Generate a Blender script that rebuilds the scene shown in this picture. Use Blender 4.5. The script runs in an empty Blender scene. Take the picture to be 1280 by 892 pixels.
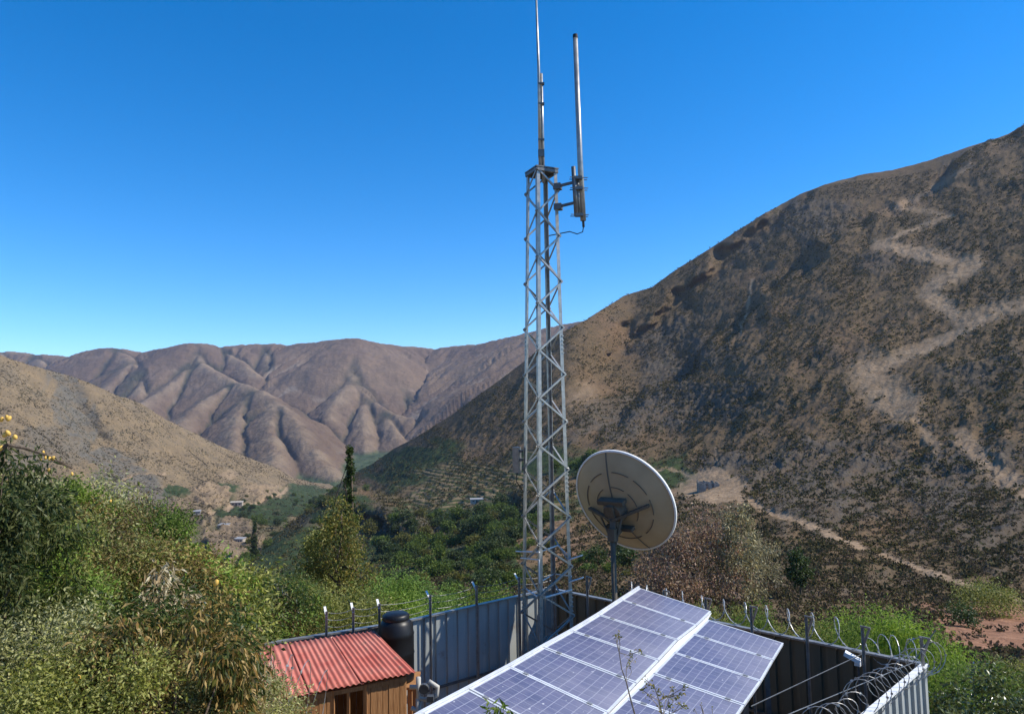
import bpy, math, random
import numpy as np
from mathutils import Vector, Matrix

# ------------------------------------------------------------------ camera, sky, sun, exposure
scene = bpy.context.scene
COL = scene.collection
FPX, CX, CY = 900.0, 640.0, 446.0
PITCH, ROLL = math.radians(4.5), math.radians(1.1)
CAM = np.array([0.0, 0.0, 7.6])
_F = np.array([0, math.cos(PITCH), math.sin(PITCH)])
_Z = np.array([0, -math.sin(PITCH), math.cos(PITCH)])
_X = np.array([1.0, 0, 0])
_R = math.cos(ROLL) * _X - math.sin(ROLL) * _Z
_U = math.sin(ROLL) * _X + math.cos(ROLL) * _Z
cd = bpy.data.cameras.new('camera')
cd.sensor_width = 36.0
cd.lens = 36.0 * FPX / 1280.0
cd.clip_start = 0.05
cd.clip_end = 30000.0
cam = bpy.data.objects.new('camera', cd)
COL.objects.link(cam)
M = Matrix.Identity(4)
for i in range(3):
    M[i][0], M[i][1], M[i][2], M[i][3] = _R[i], _U[i], -_F[i], CAM[i]
cam.matrix_world = M
scene.camera = cam

SUN = np.array([0.69, 0.0, 0.70]); SUN /= np.linalg.norm(SUN)
SUN_EL = math.asin(SUN[2]); SUN_AZ = math.atan2(SUN[0], SUN[1])
world = bpy.data.worlds.new('World'); scene.world = world; world.use_nodes = True
wn = world.node_tree; wn.nodes.clear()
wo = wn.nodes.new('ShaderNodeOutputWorld'); wb = wn.nodes.new('ShaderNodeBackground')
sky = wn.nodes.new('ShaderNodeTexSky'); sky.sky_type = 'NISHITA'; sky.sun_disc = False
sky.sun_elevation = SUN_EL; sky.sun_rotation = SUN_AZ
sky.altitude = 2600; sky.air_density = 1.0; sky.dust_density = 0.4; sky.ozone_density = 2.2
hs = wn.nodes.new('ShaderNodeHueSaturation'); hs.inputs['Saturation'].default_value = 1.42
hs.inputs['Value'].default_value = 1.27
hs.inputs['Hue'].default_value = 0.501
wn.links.new(sky.outputs[0], hs.inputs['Color']); wn.links.new(hs.outputs[0], wb.inputs[0])
wb.inputs[1].default_value = 0.15
wn.links.new(wb.outputs[0], wo.inputs[0])
sl = bpy.data.lights.new('sun', 'SUN'); sl.energy = 5.0; sl.angle = math.radians(0.53)
sl.color = (1.0, 0.935, 0.82)
so = bpy.data.objects.new('sun', sl); COL.objects.link(so)
so.rotation_euler = Vector(-SUN).to_track_quat('-Z', 'Y').to_euler()
vs = scene.view_settings
vs.view_transform = 'Standard'; vs.look = 'None'; vs.gamma = 1.0; vs.exposure = 0.28
vs.use_curve_mapping = False
scene.render.engine = 'CYCLES'
scene.cycles.max_bounces = 6; scene.cycles.diffuse_bounces = 3; scene.cycles.glossy_bounces = 2
scene.cycles.transmission_bounces = 3; scene.cycles.volume_bounces = 0; scene.cycles.transparent_max_bounces = 6
scene.cycles.use_denoising = True

def P(px, py, d):
    return CAM + d * (_F + _R * (px - CX) / FPX - _U * (py - CY) / FPX)
def PZ(px, py, z):
    v = _F + _R * (px - CX) / FPX - _U * (py - CY) / FPX
    return CAM + v * (z - CAM[2]) / v[2]
def PL(px, py, p0, n):
    v = _F + _R * (px - CX) / FPX - _U * (py - CY) / FPX
    return CAM + v * (np.dot(p0 - CAM, n) / np.dot(v, n))
rng = np.random.default_rng(11)
random.seed(5)

# ------------------------------------------------------------------ noise
def _hash(ix, iy, s):
    h = (ix.astype(np.int64) * 374761393 + iy.astype(np.int64) * 668265263 + s * 974711) & 0x7fffffff
    h = ((h ^ (h >> 13)) * 1274126177) & 0x7fffffff
    return (h ^ (h >> 16))
def perlin(x, y, s=0):
    ix = np.floor(x); iy = np.floor(y); fx = x - ix; fy = y - iy
    ix = ix.astype(np.int64); iy = iy.astype(np.int64)
    u = fx * fx * fx * (fx * (fx * 6 - 15) + 10); v = fy * fy * fy * (fy * (fy * 6 - 15) + 10)
    def g(a, b, dx, dy):
        an = (_hash(ix + a, iy + b, s) % 4096) * (2 * math.pi / 4096)
        return np.cos(an) * dx + np.sin(an) * dy
    a = g(0, 0, fx, fy); b = g(1, 0, fx - 1, fy); c = g(0, 1, fx, fy - 1); d = g(1, 1, fx - 1, fy - 1)
    return 1.5 * ((a + (b - a) * u) + ((c + (d - c) * u) - (a + (b - a) * u)) * v)
def fbm(x, y, s=0, o=4, ga=0.5):
    r = 0; a = 1
    for k in range(o):
        r = r + a * perlin(x * 2 ** k, y * 2 ** k, s + 17 * k); a *= ga
    return r
def ridged(x, y, s=0, o=3):
    r = 0; a = 1
    for k in range(o):
        r = r + a * (1 - 2 * np.abs(perlin(x * 2 ** k, y * 2 ** k, s + 31 * k))); a *= 0.5
    return r
def sstep(a, b, x):
    t = np.clip((x - a) / (b - a), 0, 1); return t * t * (3 - 2 * t)

# ------------------------------------------------------------------ mesh helpers
def link(o, parent=None):
    COL.objects.link(o)
    if parent is not None:
        o.parent = parent
    return o
def raw_mesh(name, V, Fc, mat, parent=None, smooth=False, attrs=None, uv=None, matidx=None):
    """V (n,3) array in the parent's coordinates, Fc (m,k) uniform index array or list of faces"""
    me = bpy.data.meshes.new(name)
    V = np.asarray(V, np.float32)
    if isinstance(Fc, np.ndarray):
        k = Fc.shape[1]
        me.vertices.add(len(V)); me.vertices.foreach_set('co', V.ravel())
        me.loops.add(Fc.size); me.loops.foreach_set('vertex_index', Fc.astype(np.int32).ravel())
        me.polygons.add(len(Fc))
        me.polygons.foreach_set('loop_start', np.arange(len(Fc), dtype=np.int32) * k)
    else:
        me.from_pydata(V.tolist(), [], Fc)
    if uv is not None:
        l = me.uv_layers.new(name='UVMap'); l.data.foreach_set('uv', np.asarray(uv, np.float32).ravel())
    for m in (mat if isinstance(mat, (list, tuple)) else [mat]):
        me.materials.append(m)
    if matidx is not None:
        me.polygons.foreach_set('material_index', np.asarray(matidx, np.int32))
    if attrs:
        for an, arr in attrs.items():
            a = me.attributes.new(an, 'FLOAT', 'POINT'); a.data.foreach_set('value', np.asarray(arr, np.float32))
    me.update(calc_edges=True)
    me.polygons.foreach_set('use_smooth', np.full(len(me.polygons), bool(smooth)))
    me.validate()
    o = bpy.data.objects.new(name, me)
    return link(o, parent)
def tag(o, label, cat, group=None, kind=None):
    if label: o['label'] = label
    if cat: o['category'] = cat
    if group: o['group'] = group
    if kind: o['kind'] = kind
    return o
def empty(name, loc, label, cat, group=None):
    o = bpy.data.objects.new(name, None); o.location = Vector(loc); o.empty_display_size = 0.3
    COL.objects.link(o); tag(o, label, cat, group); return o

class MB:
    def __init__(s, org=(0, 0, 0)):
        s.v = []; s.f = []; s.org = np.array(org, float)
    def add(s, V, Fc):
        b = len(s.v)
        for p in V: s.v.append(tuple(np.asarray(p, float) - s.org))
        for f in Fc: s.f.append([i + b for i in f])
    def box(s, c, ax, ay, az):
        """centre and three half-axis vectors"""
        c, ax, ay, az = [np.asarray(q, float) for q in (c, ax, ay, az)]
        V = [c + sx * ax + sy * ay + sz * az for sz in (-1, 1) for sy in (-1, 1) for sx in (-1, 1)]
        s.add(V, [[0, 2, 3, 1], [4, 5, 7, 6], [0, 1, 5, 4], [2, 6, 7, 3], [0, 4, 6, 2], [1, 3, 7, 5]])
    def bar(s, a, b, w, h, up=(0, 0, 1)):
        a = np.asarray(a, float); b = np.asarray(b, float); d = b - a; L = np.linalg.norm(d); d = d / L
        up = np.asarray(up, float)
        x = np.cross(d, up)
        if np.linalg.norm(x) < 1e-4: x = np.cross(d, (1, 0, 0.3))
        x /= np.linalg.norm(x); y = np.cross(x, d)
        s.box((a + b) / 2, x * w / 2, d * L / 2, y * h / 2)
    def angle(s, a, b, w, t, n1, n2):
        """L profile bar: two flanges along n1 and n2"""
        a = np.asarray(a, float); b = np.asarray(b, float); d = (b - a); L = np.linalg.norm(d); d /= L
        n1 = np.asarray(n1, float); n2 = np.asarray(n2, float)
        n1 = n1 - d * np.dot(n1, d); n1 /= np.linalg.norm(n1)
        n2 = n2 - d * np.dot(n2, d); n2 /= np.linalg.norm(n2)
        prof = [(0, 0), (w, 0), (w, t), (t, t), (t, w), (0, w)]
        V = [q + n1 * p0 + n2 * p1 for q in (a, b) for p0, p1 in prof]
        Fc = [[i, (i + 1) % 6, (i + 1) % 6 + 6, i + 6] for i in range(6)] + [[5, 4, 3, 2, 1, 0], [6, 7, 8, 9, 10, 11]]
        s.add(V, Fc)
    def tube(s, pts, r, n=8, caps=True):
        pts = [np.asarray(p, float) for p in pts]; m = len(pts)
        rr = r if hasattr(r, '__len__') else [r] * m
        ref = None; V = []
        for i, p in enumerate(pts):
            d = pts[min(i + 1, m - 1)] - pts[max(i - 1, 0)]; d = d / (np.linalg.norm(d) + 1e-12)
            if ref is None:
                ref = np.cross(d, (0.31, 0.22, 0.9) if abs(d[2]) < 0.9 else (1, 0.1, 0))
            ref = ref - d * np.dot(ref, d); ref /= np.linalg.norm(ref); q = np.cross(d, ref)
            for k in range(n):
                a = 2 * math.pi * k / n; V.append(p + rr[i] * (math.cos(a) * ref + math.sin(a) * q))
        Fc = [[i * n + k, i * n + (k + 1) % n, (i + 1) * n + (k + 1) % n, (i + 1) * n + k] for i in range(m - 1) for k in range(n)]
        if caps: Fc += [list(range(n))[::-1], [(m - 1) * n + k for k in range(n)]]
        s.add(V, Fc)
    def lathe(s, prof, c, axis=(0, 0, 1), n=32):
        axis = np.asarray(axis, float); axis /= np.linalg.norm(axis); c = np.asarray(c, float)
        x = np.cross(axis, (1, 0.02, 0) if abs(axis[0]) < 0.9 else (0, 1, 0)); x /= np.linalg.norm(x); y = np.cross(axis, x)
        m = len(prof); V = []
        for r, h in prof:
            for k in range(n):
                a = 2 * math.pi * k / n; V.append(c + axis * h + r * (math.cos(a) * x + math.sin(a) * y))
        Fc = [[i * n + k, i * n + (k + 1) % n, (i + 1) * n + (k + 1) % n, (i + 1) * n + k] for i in range(m - 1) for k in range(n)]
        s.add(V, Fc)
    def build(s, name, mat, parent=None, smooth=False):
        o = raw_mesh(name, np.array(s.v), s.f, mat, parent, smooth)
        if parent is None: o.location = Vector(s.org)
        return o

# ------------------------------------------------------------------ materials
class NT:
    def __init__(s, name):
        s.m = bpy.data.materials.new(name); s.m.use_nodes = True; s.t = s.m.node_tree; s.t.nodes.clear()
        s.out = s.t.nodes.new('ShaderNodeOutputMaterial')
    def n(s, typ, **kw):
        nd = s.t.nodes.new(typ)
        for k, v in kw.items():
            if k.startswith('i_'):
                key = k[2:]; key = int(key) if key.isdigit() else key.replace('_', ' ')
                s.set(nd.inputs[key], v)
            else: setattr(nd, k, v)
        return nd
    def set(s, sock, v):
        if hasattr(v, 'is_linked') or hasattr(v, 'links'): s.t.links.new(v, sock)
        else: sock.default_value = v
    def pos(s): return s.n('ShaderNodeNewGeometry').outputs['Position']
    def obj(s): return s.n('ShaderNodeTexCoord').outputs['Object']
    def noise(s, scale, detail=4, vec=None, rough=0.55):
        nd = s.n('ShaderNodeTexNoise'); nd.inputs['Scale'].default_value = scale
        nd.inputs['Detail'].default_value = detail; nd.inputs['Roughness'].default_value = rough
        if vec is not None: s.t.links.new(vec, nd.inputs['Vector'])
        return nd.outputs['Fac']
    def map(s, vec, scale=(1, 1, 1), rot=(0, 0, 0), loc=(0, 0, 0)):
        nd = s.n('ShaderNodeMapping'); s.t.links.new(vec, nd.inputs[0])
        nd.inputs['Scale'].default_value = scale; nd.inputs['Rotation'].default_value = rot; nd.inputs['Location'].default_value = loc
        return nd.outputs[0]
    def ramp(s, fac, stops, interp='LINEAR'):
        nd = s.n('ShaderNodeValToRGB'); s.t.links.new(fac, nd.inputs[0]); cr = nd.color_ramp; cr.interpolation = interp
        while len(cr.elements) < len(stops): cr.elements.new(0.5)
        for e, (p, c) in zip(cr.elements, stops):
            e.position = p; e.color = (*c, 1) if len(c) == 3 else c
        return nd.outputs[0]
    def ms(s, fac, a, b):
        """map range clamp fac from a..b to 0..1"""
        nd = s.n('ShaderNodeMapRange'); s.t.links.new(fac, nd.inputs[0]); nd.inputs[1].default_value = a; nd.inputs[2].default_value = b
        return nd.outputs[0]
    def mix(s, fac, a, b, mode='MIX'):
        nd = s.n('ShaderNodeMix', data_type='RGBA', blend_type=mode)
        s.set(nd.inputs[0], fac)
        s.set(nd.inputs[6], (*a, 1) if isinstance(a, tuple) and len(a) == 3 else a)
        s.set(nd.inputs[7], (*b, 1) if isinstance(b, tuple) and len(b) == 3 else b)
        return nd.outputs[2]
    def math(s, op, a, b=0.0, c=0.0):
        nd = s.n('ShaderNodeMath', operation=op)
        s.set(nd.inputs[0], a); s.set(nd.inputs[1], b); s.set(nd.inputs[2], c)
        return nd.outputs[0]
    def attr(s, name): return s.n('ShaderNodeAttribute', attribute_name=name).outputs['Fac']
    def bump(s, h, strength=0.5, dist=0.05):
        nd = s.n('ShaderNodeBump'); s.t.links.new(h, nd.inputs['Height']); nd.inputs['Strength'].default_value = strength
        nd.inputs['Distance'].default_value = dist; return nd.outputs[0]
    def bsdf(s, col, rough=0.8, metal=0.0, spec=0.3, normal=None):
        b = s.n('ShaderNodeBsdfPrincipled')
        s.set(b.inputs['Base Color'], (*col, 1) if isinstance(col, tuple) and len(col) == 3 else col)
        s.set(b.inputs['Roughness'], rough); s.set(b.inputs['Metallic'], metal)
        b.inputs['Specular IOR Level'].default_value = spec
        if normal is not None: s.t.links.new(normal, b.inputs['Normal'])
        s.t.links.new(b.outputs[0], s.out.inputs[0]); return b

def mat_simple(name, c0, c1, scale=6.0, rough=0.7, metal=0.0, spec=0.3, bump=0.0, bdist=0.01):
    t = NT(name); v = t.obj(); f = t.noise(scale, 5, v)
    col = t.ramp(f, [(0.3, c0), (0.7, c1)])
    nrm = t.bump(t.noise(scale * 6, 4, v), bump, bdist) if bump else None
    t.bsdf(col, rough, metal, spec, nrm); return t.m

def mat_leaf(name, cols, trans=0.35, rough=0.5, spec=0.3, clump=0.8):
    """cols: list of 3+ colours picked per leaf, plus slow variation across the crown"""
    t = NT(name); g = t.n('ShaderNodeNewGeometry'); r = g.outputs['Random Per Island']
    k = len(cols)
    c = t.ramp(r, [(i / k, q) for i, q in enumerate(cols)], 'LINEAR')
    f = t.noise(clump, 2, g.outputs['Position'])
    c = t.mix(t.ms(f, 0.35, 0.7), c, t.mix(1.0, c, (1.5, 1.4, 1.0), 'MULTIPLY'))
    b = t.n('ShaderNodeBsdfPrincipled'); t.set(b.inputs['Base Color'], c); b.inputs['Roughness'].default_value = rough
    b.inputs['Specular IOR Level'].default_value = spec
    tr = t.n('ShaderNodeBsdfTranslucent'); t.set(tr.inputs[0], c)
    mx = t.n('ShaderNodeMixShader'); mx.inputs[0].default_value = trans
    t.t.links.new(b.outputs[0], mx.inputs[1]); t.t.links.new(tr.outputs[0], mx.inputs[2]); t.t.links.new(mx.outputs[0], t.out.inputs[0])
    return t.m

MT = {}
MT['galv'] = mat_simple('galvanised_steel', (0.25, 0.245, 0.235), (0.40, 0.39, 0.37), 9, 0.38, 0.5, 0.5)
MT['galv_dark'] = mat_simple('weathered_steel', (0.10, 0.105, 0.11), (0.17, 0.175, 0.18), 9, 0.5, 0.6, 0.4)
MT['white_metal'] = mat_simple('white_paint', (0.68, 0.69, 0.68), (0.8, 0.8, 0.79), 12, 0.45, 0.0, 0.4)
MT['alu'] = mat_simple('aluminium_frame', (0.62, 0.63, 0.65), (0.78, 0.79, 0.80), 5, 0.4, 0.25, 0.5)
MT['black'] = mat_simple('black_plastic', (0.006, 0.006, 0.0065), (0.011, 0.011, 0.012), 3, 0.42, 0.0, 0.35)
MT['wire'] = mat_simple('wire', (0.40, 0.40, 0.39), (0.58, 0.58, 0.57), 20, 0.4, 0.2, 0.5)
MT['trunk'] = mat_simple('bark', (0.06, 0.045, 0.03), (0.16, 0.12, 0.09), 14, 0.9, 0, 0.1, 0.5)
MT['twig'] = mat_simple('pale_twig', (0.16, 0.13, 0.10), (0.34, 0.30, 0.25), 14, 0.9, 0, 0.1)
MT['stone'] = mat_simple('stone', (0.22, 0.18, 0.15), (0.42, 0.36, 0.30), 0.8, 0.95, 0, 0.1, 0.6, 0.2)
MT['stucco'] = mat_simple('pale_plaster', (0.34, 0.30, 0.25), (0.46, 0.42, 0.36), 0.8, 0.9, 0, 0.1)
MT['opening'] = mat_simple('dark_opening', (0.02, 0.02, 0.02), (0.05, 0.045, 0.04), 2, 0.9, 0, 0.1)
MT['tin'] = mat_simple('pale_tin_roof', (0.28, 0.27, 0.255), (0.38, 0.37, 0.35), 2, 0.5, 0.1, 0.3)
MT['concrete'] = mat_simple('concrete_slab', (0.40, 0.38, 0.34), (0.58, 0.56, 0.51), 9, 0.85, 0, 0.2, 0.3)
MT['dish'] = mat_simple('cream_dish', (0.36, 0.28, 0.17), (0.43, 0.335, 0.21), 2.0, 0.5, 0.0, 0.3)
MT['dish_mid'] = mat_simple('dish_seam', (0.10, 0.085, 0.065), (0.15, 0.13, 0.10), 6, 0.6, 0.0, 0.3)
MT['dish_shade'] = mat_simple('shade_toned_dish_steel', (0.095, 0.080, 0.060), (0.14, 0.12, 0.092), 6, 0.6, 0.0, 0.2)  # shade behind the dish is put into this steel colour
MT['fruit'] = mat_simple('yellow_fruit', (0.62, 0.33, 0.05), (0.78, 0.52, 0.13), 20, 0.5, 0, 0.3)
MT['petal'] = mat_simple('white_petal', (0.7, 0.68, 0.62), (0.85, 0.84, 0.8), 20, 0.6, 0, 0.2)
MT['rust_cloth'] = mat_simple('rust_red_cloth', (0.22, 0.06, 0.045), (0.34, 0.10, 0.07), 8, 0.9, 0, 0.1)

def mat_sheet_wall(nm, k):
    t = NT(nm); v = t.obj()
    f = t.noise(0.9, 4, v); st = t.noise(3.0, 5, t.map(v, (3.5, 3.5, 0.25)))
    c = t.ramp(f, [(0.3, (0.27, 0.34, 0.38)), (0.7, (0.36, 0.42, 0.46))])
    c = t.mix(t.ms(st, 0.55, 0.8), c, (0.50, 0.53, 0.53))
    c = t.mix(t.ms(t.noise(1.6, 6, v), 0.62, 0.78), c, (0.20, 0.17, 0.15))
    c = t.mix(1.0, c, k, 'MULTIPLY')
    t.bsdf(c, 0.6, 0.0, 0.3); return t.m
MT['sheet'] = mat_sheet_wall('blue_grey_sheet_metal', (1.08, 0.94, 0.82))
MT['sheet_shade'] = mat_sheet_wall('shade_toned_sheet_metal', (0.46, 0.30, 0.17))  # same sheeting, with the unlit wall's shade put into the colour

def mat_roof():
    t = NT('red_corrugated_iron'); v = t.obj()
    c = t.ramp(t.noise(2.2, 5, v), [(0.3, (0.42, 0.105, 0.078)), (0.7, (0.54, 0.17, 0.125))])
    c = t.mix(t.math('MULTIPLY', t.ms(t.noise(1.1, 5, v, 0.6), 0.45, 0.7), 0.55), c, (0.53, 0.255, 0.20))
    c = t.mix(t.ms(t.noise(7.0, 6, v, 0.7), 0.58, 0.70), c, (0.27, 0.17, 0.12))
    c = t.mix(t.ms(t.noise(24.0, 3, v, 0.7), 0.68, 0.74), c, (0.10, 0.07, 0.05))
    t.bsdf(c, 0.7, 0.0, 0.25); return t.m
MT['roof'] = mat_roof()

def mat_wood():
    t = NT('orange_planks'); v = t.obj()
    g = t.noise(5, 6, t.map(v, (14, 14, 0.8)))
    c = t.ramp(g, [(0.25, (0.20, 0.085, 0.03)), (0.55, (0.36, 0.18, 0.075)), (0.8, (0.47, 0.265, 0.12))])
    t.bsdf(c, 0.7, 0, 0.25, t.bump(g, 0.3, 0.01)); return t.m
MT['wood'] = mat_wood()

def mat_pv():
    t = NT('dusty_solar_cells'); uv = t.n('ShaderNodeTexCoord').outputs['UV']
    sp = t.n('ShaderNodeSeparateXYZ'); t.t.links.new(uv, sp.inputs[0]); u, w = sp.outputs[0], sp.outputs[1]
    def line(x, n, wd):
        fr = t.math('FRACT', t.math('MULTIPLY', x, n)); d = t.math('ABSOLUTE', t.math('SUBTRACT', fr, 0.5))
        return t.math('GREATER_THAN', d, 0.5 - wd)
    lu = line(u, 10, 0.030); lv = line(w, 6, 0.022)
    bb = line(w, 18, 0.022)
    cell = t.n('ShaderNodeTexWhiteNoise', noise_dimensions='3D')
    cu = t.math('FLOOR', t.math('MULTIPLY', u, 10)); cv = t.math('FLOOR', t.math('MULTIPLY', w, 6))
    cmb = t.n('ShaderNodeCombineXYZ'); t.set(cmb.inputs[0], cu); t.set(cmb.inputs[1], cv)
    oi = t.n('ShaderNodeObjectInfo'); t.set(cmb.inputs[2], t.math('MULTIPLY', oi.outputs['Random'], 37.0))
    t.t.links.new(cmb.outputs[0], cell.inputs[0])
    c = t.ramp(cell.outputs['Value'], [(0, (0.045, 0.054, 0.125)), (0.5, (0.062, 0.070, 0.150)), (1, (0.080, 0.083, 0.165))])
    v = t.pos()
    c = t.mix(t.math('MULTIPLY', bb, 0.25), c, (0.30, 0.31, 0.38))
    ln = t.math('MAXIMUM', t.math('MULTIPLY', lu, 0.75), t.math('MULTIPLY', lv, 0.6))
    c = t.mix(ln, c, (0.42, 0.43, 0.50))
    dust = t.math('ADD', t.math('MULTIPLY', t.math('POWER', u, 2.5), 0.30), t.math('MULTIPLY', t.ms(t.noise(0.8, 6, v, 0.7), 0.38, 0.68), 0.26))
    dust = t.math('ADD', dust, t.math('MULTIPLY', t.ms(t.noise(1.0, 4, t.map(uv, (1.2, 22.0, 1.0)), 0.6), 0.48, 0.75), 0.16))
    dust = t.math('ADD', dust, 0.10)
    c = t.mix(dust, c, (0.36, 0.34, 0.38))
    sp2 = t.ms(t.noise(11.0, 2, v, 0.6), 0.715, 0.735)
    c = t.mix(t.math('MULTIPLY', sp2, 0.6), c, (0.7, 0.7, 0.7))
    t.bsdf(c, 0.34, 0.0, 0.45); return t.m
MT['pv'] = mat_pv()

def mat_ground():
    t = NT('dry_earth'); v = t.pos()
    c = t.ramp(t.noise(0.5, 6, v), [(0.3, (0.15, 0.115, 0.08)), (0.55, (0.24, 0.19, 0.13)), (0.75, (0.15, 0.14, 0.07))])
    t.bsdf(c, 0.95, 0, 0.1, t.bump(t.noise(3, 6, v), 0.6, 0.2)); return t.m
MT['ground'] = mat_ground()

def mat_hill(name, soils, rock, shrub, s1, s2, shr=0.5, tint=None):
    t = NT(name); v = t.pos()
    big = t.noise(s1, 6, v, 0.6); mid = t.noise(s2, 6, v, 0.65); fine = t.noise(s2 * 6, 4, v, 0.7)
    c = t.ramp(big, [(0.32, soils[0]), (0.5, soils[1]), (0.68, soils[2])])
    c = t.mix(t.ms(mid, 0.38, 0.66), c, t.mix(1.0, c, (1.35, 1.3, 1.2), 'MULTIPLY'))
    c = t.mix(t.math('MULTIPLY', t.ms(fine, 0.52, 0.62), 0.45), c, t.mix(1.0, c, (0.62, 0.62, 0.60), 'MULTIPLY'))
    vf = t.noise(s2 * 30, 5, v, 0.75)
    c = t.mix(t.math('MULTIPLY', t.ms(vf, 0.50, 0.60), 0.55), c, t.mix(1.0, c, (0.5, 0.5, 0.48), 'MULTIPLY'))
    rk = t.math('MULTIPLY', t.attr('rock'), t.ms(mid, 0.30, 0.55))
    rc = t.ramp(fine, [(0.3, tuple(0.55 * q for q in rock)), (0.7, rock)])
    c = t.mix(rk, c, rc)
    vo = t.n('ShaderNodeTexVoronoi'); vo.inputs['Scale'].default_value = s2 * 5.0; t.t.links.new(v, vo.inputs['Vector'])
    sh = t.math('LESS_THAN', vo.outputs['Distance'], t.math('MULTIPLY', t.ms(t.noise(s2 * 0.6, 4, v), 0.3, 0.7), shr))
    c = t.mix(t.math('MULTIPLY', sh, t.math('SUBTRACT', 1.0, t.attr('track'))), c, shrub)
    # land use: green plots, terraces, ploughed earth, bare track
    gc = t.ramp(t.noise(s2 * 3, 5, v), [(0.3, (0.022, 0.036, 0.014)), (0.6, (0.042, 0.062, 0.024)), (0.8, (0.085, 0.09, 0.045))])
    c = t.mix(t.math('MULTIPLY', t.attr('green'), t.ms(mid, 0.15, 0.45)), c, gc)
    sp = t.n('ShaderNodeSeparateXYZ'); t.t.links.new(v, sp.inputs[0])
    zz = t.math('ADD', sp.outputs[2], t.math('MULTIPLY', t.noise(0.02, 3, v), 5.0))
    band = t.math('FRACT', t.math('MULTIPLY', zz, 0.55))
    tc = t.ramp(band, [(0.0, (0.030, 0.045, 0.016)), (0.40, (0.055, 0.068, 0.026)), (0.5, (0.15, 0.115, 0.065)), (0.9, (0.20, 0.15, 0.085))])
    c = t.mix(t.math('MULTIPLY', t.attr('terrace'), t.ms(fine, 0.15, 0.5)), c, tc)
    ec = t.ramp(fine, [(0.3, (0.19, 0.095, 0.055)), (0.7, (0.33, 0.18, 0.11))])
    c = t.mix(t.attr('earth'), c, ec)
    kc = t.ramp(t.noise(s2 * 2, 4, v), [(0.3, (0.25, 0.172, 0.105)), (0.7, (0.37, 0.265, 0.172))])
    c = t.mix(t.math('MULTIPLY', t.attr('track'), t.math('ADD', 0.45, t.math('MULTIPLY', t.ms(t.noise(s2 * 9, 5, v, 0.75), 0.40, 0.56), 0.55))), c, kc)
    hb = t.math('ADD', mid, t.math('MULTIPLY', fine, 0.4))
    t.bsdf(c, 0.95, 0, 0.08, t.bump(hb, 0.9, 0.35 / s2 * 0.35)); return t.m
MT['hill_near'] = mat_hill('near_hill_soil', [(0.096, 0.070, 0.042), (0.122, 0.086, 0.051), (0.136, 0.090, 0.055)],
                           (0.120, 0.100, 0.078), (0.040, 0.040, 0.018), 0.012, 0.09, 0.42)
MT['hill_left'] = mat_hill('left_hill_soil', [(0.150, 0.115, 0.074), (0.190, 0.142, 0.087), (0.160, 0.128, 0.088)],
                           (0.165, 0.148, 0.118), (0.055, 0.050, 0.030), 0.006, 0.06, 0.42)
def mat_far():
    t = NT('far_mountain_soil'); v = t.pos()
    c = t.ramp(t.noise(0.0022, 7, v, 0.62), [(0.3, (0.092, 0.064, 0.045)), (0.5, (0.126, 0.088, 0.061)), (0.72, (0.172, 0.126, 0.086))])
    c = t.mix(t.ms(t.noise(0.02, 6, v, 0.7), 0.35, 0.7), c, t.mix(1.0, c, (1.3, 1.25, 1.2), 'MULTIPLY'))
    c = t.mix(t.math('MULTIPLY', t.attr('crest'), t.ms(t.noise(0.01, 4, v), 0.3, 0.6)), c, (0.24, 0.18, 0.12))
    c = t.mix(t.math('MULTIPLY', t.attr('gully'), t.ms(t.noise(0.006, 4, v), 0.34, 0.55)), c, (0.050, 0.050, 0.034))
    fine = t.noise(0.085, 6, v, 0.75)
    c = t.mix(t.math('MULTIPLY', t.ms(fine, 0.50, 0.62), 0.5), c, t.mix(1.0, c, (0.55, 0.56, 0.55), 'MULTIPLY'))
    c = t.mix(t.math('MULTIPLY', t.attr('wash'), t.ms(t.noise(0.004, 3, v), 0.45, 0.6)), c, (0.25, 0.20, 0.15))
    c = t.mix(t.attr('green'), c, t.ramp(t.noise(0.03, 5, v), [(0.3, (0.03, 0.055, 0.025)), (0.7, (0.08, 0.10, 0.05))]))
    t.bsdf(c, 0.95, 0, 0.05, t.bump(t.math('ADD', t.noise(0.03, 6, v, 0.65), t.math('MULTIPLY', fine, 0.35)), 0.9, 8.0)); return t.m
MT['far'] = mat_far()

# ------------------------------------------------------------------ terrain
def pl_interp(pts, x):
    a = np.array(pts, float); return np.interp(x, a[:, 0], a[:, 1])
def seg_dist(X, Y, pts):
    """distance to a polyline in the plane"""
    d = np.full(X.shape, 1e9)
    for (x0, y0), (x1, y1) in zip(pts[:-1], pts[1:]):
        dx, dy = x1 - x0, y1 - y0; t = np.clip(((X - x0) * dx + (Y - y0) * dy) / (dx * dx + dy * dy), 0, 1)
        d = np.minimum(d, np.hypot(X - x0 - t * dx, Y - y0 - t * dy))
    return d
def blob(X, Y, cx, cy, rx, ry, s, rot=0.0):
    c, sn = math.cos(rot), math.sin(rot); dx, dy = X - cx, Y - cy
    q = np.hypot((dx * c + dy * sn) / rx, (-dx * sn + dy * c) / ry)
    return sstep(1.15, 0.75, q + 0.45 * fbm(X / (rx * 0.6) + s, Y / (ry * 0.6), s, 3))
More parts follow.
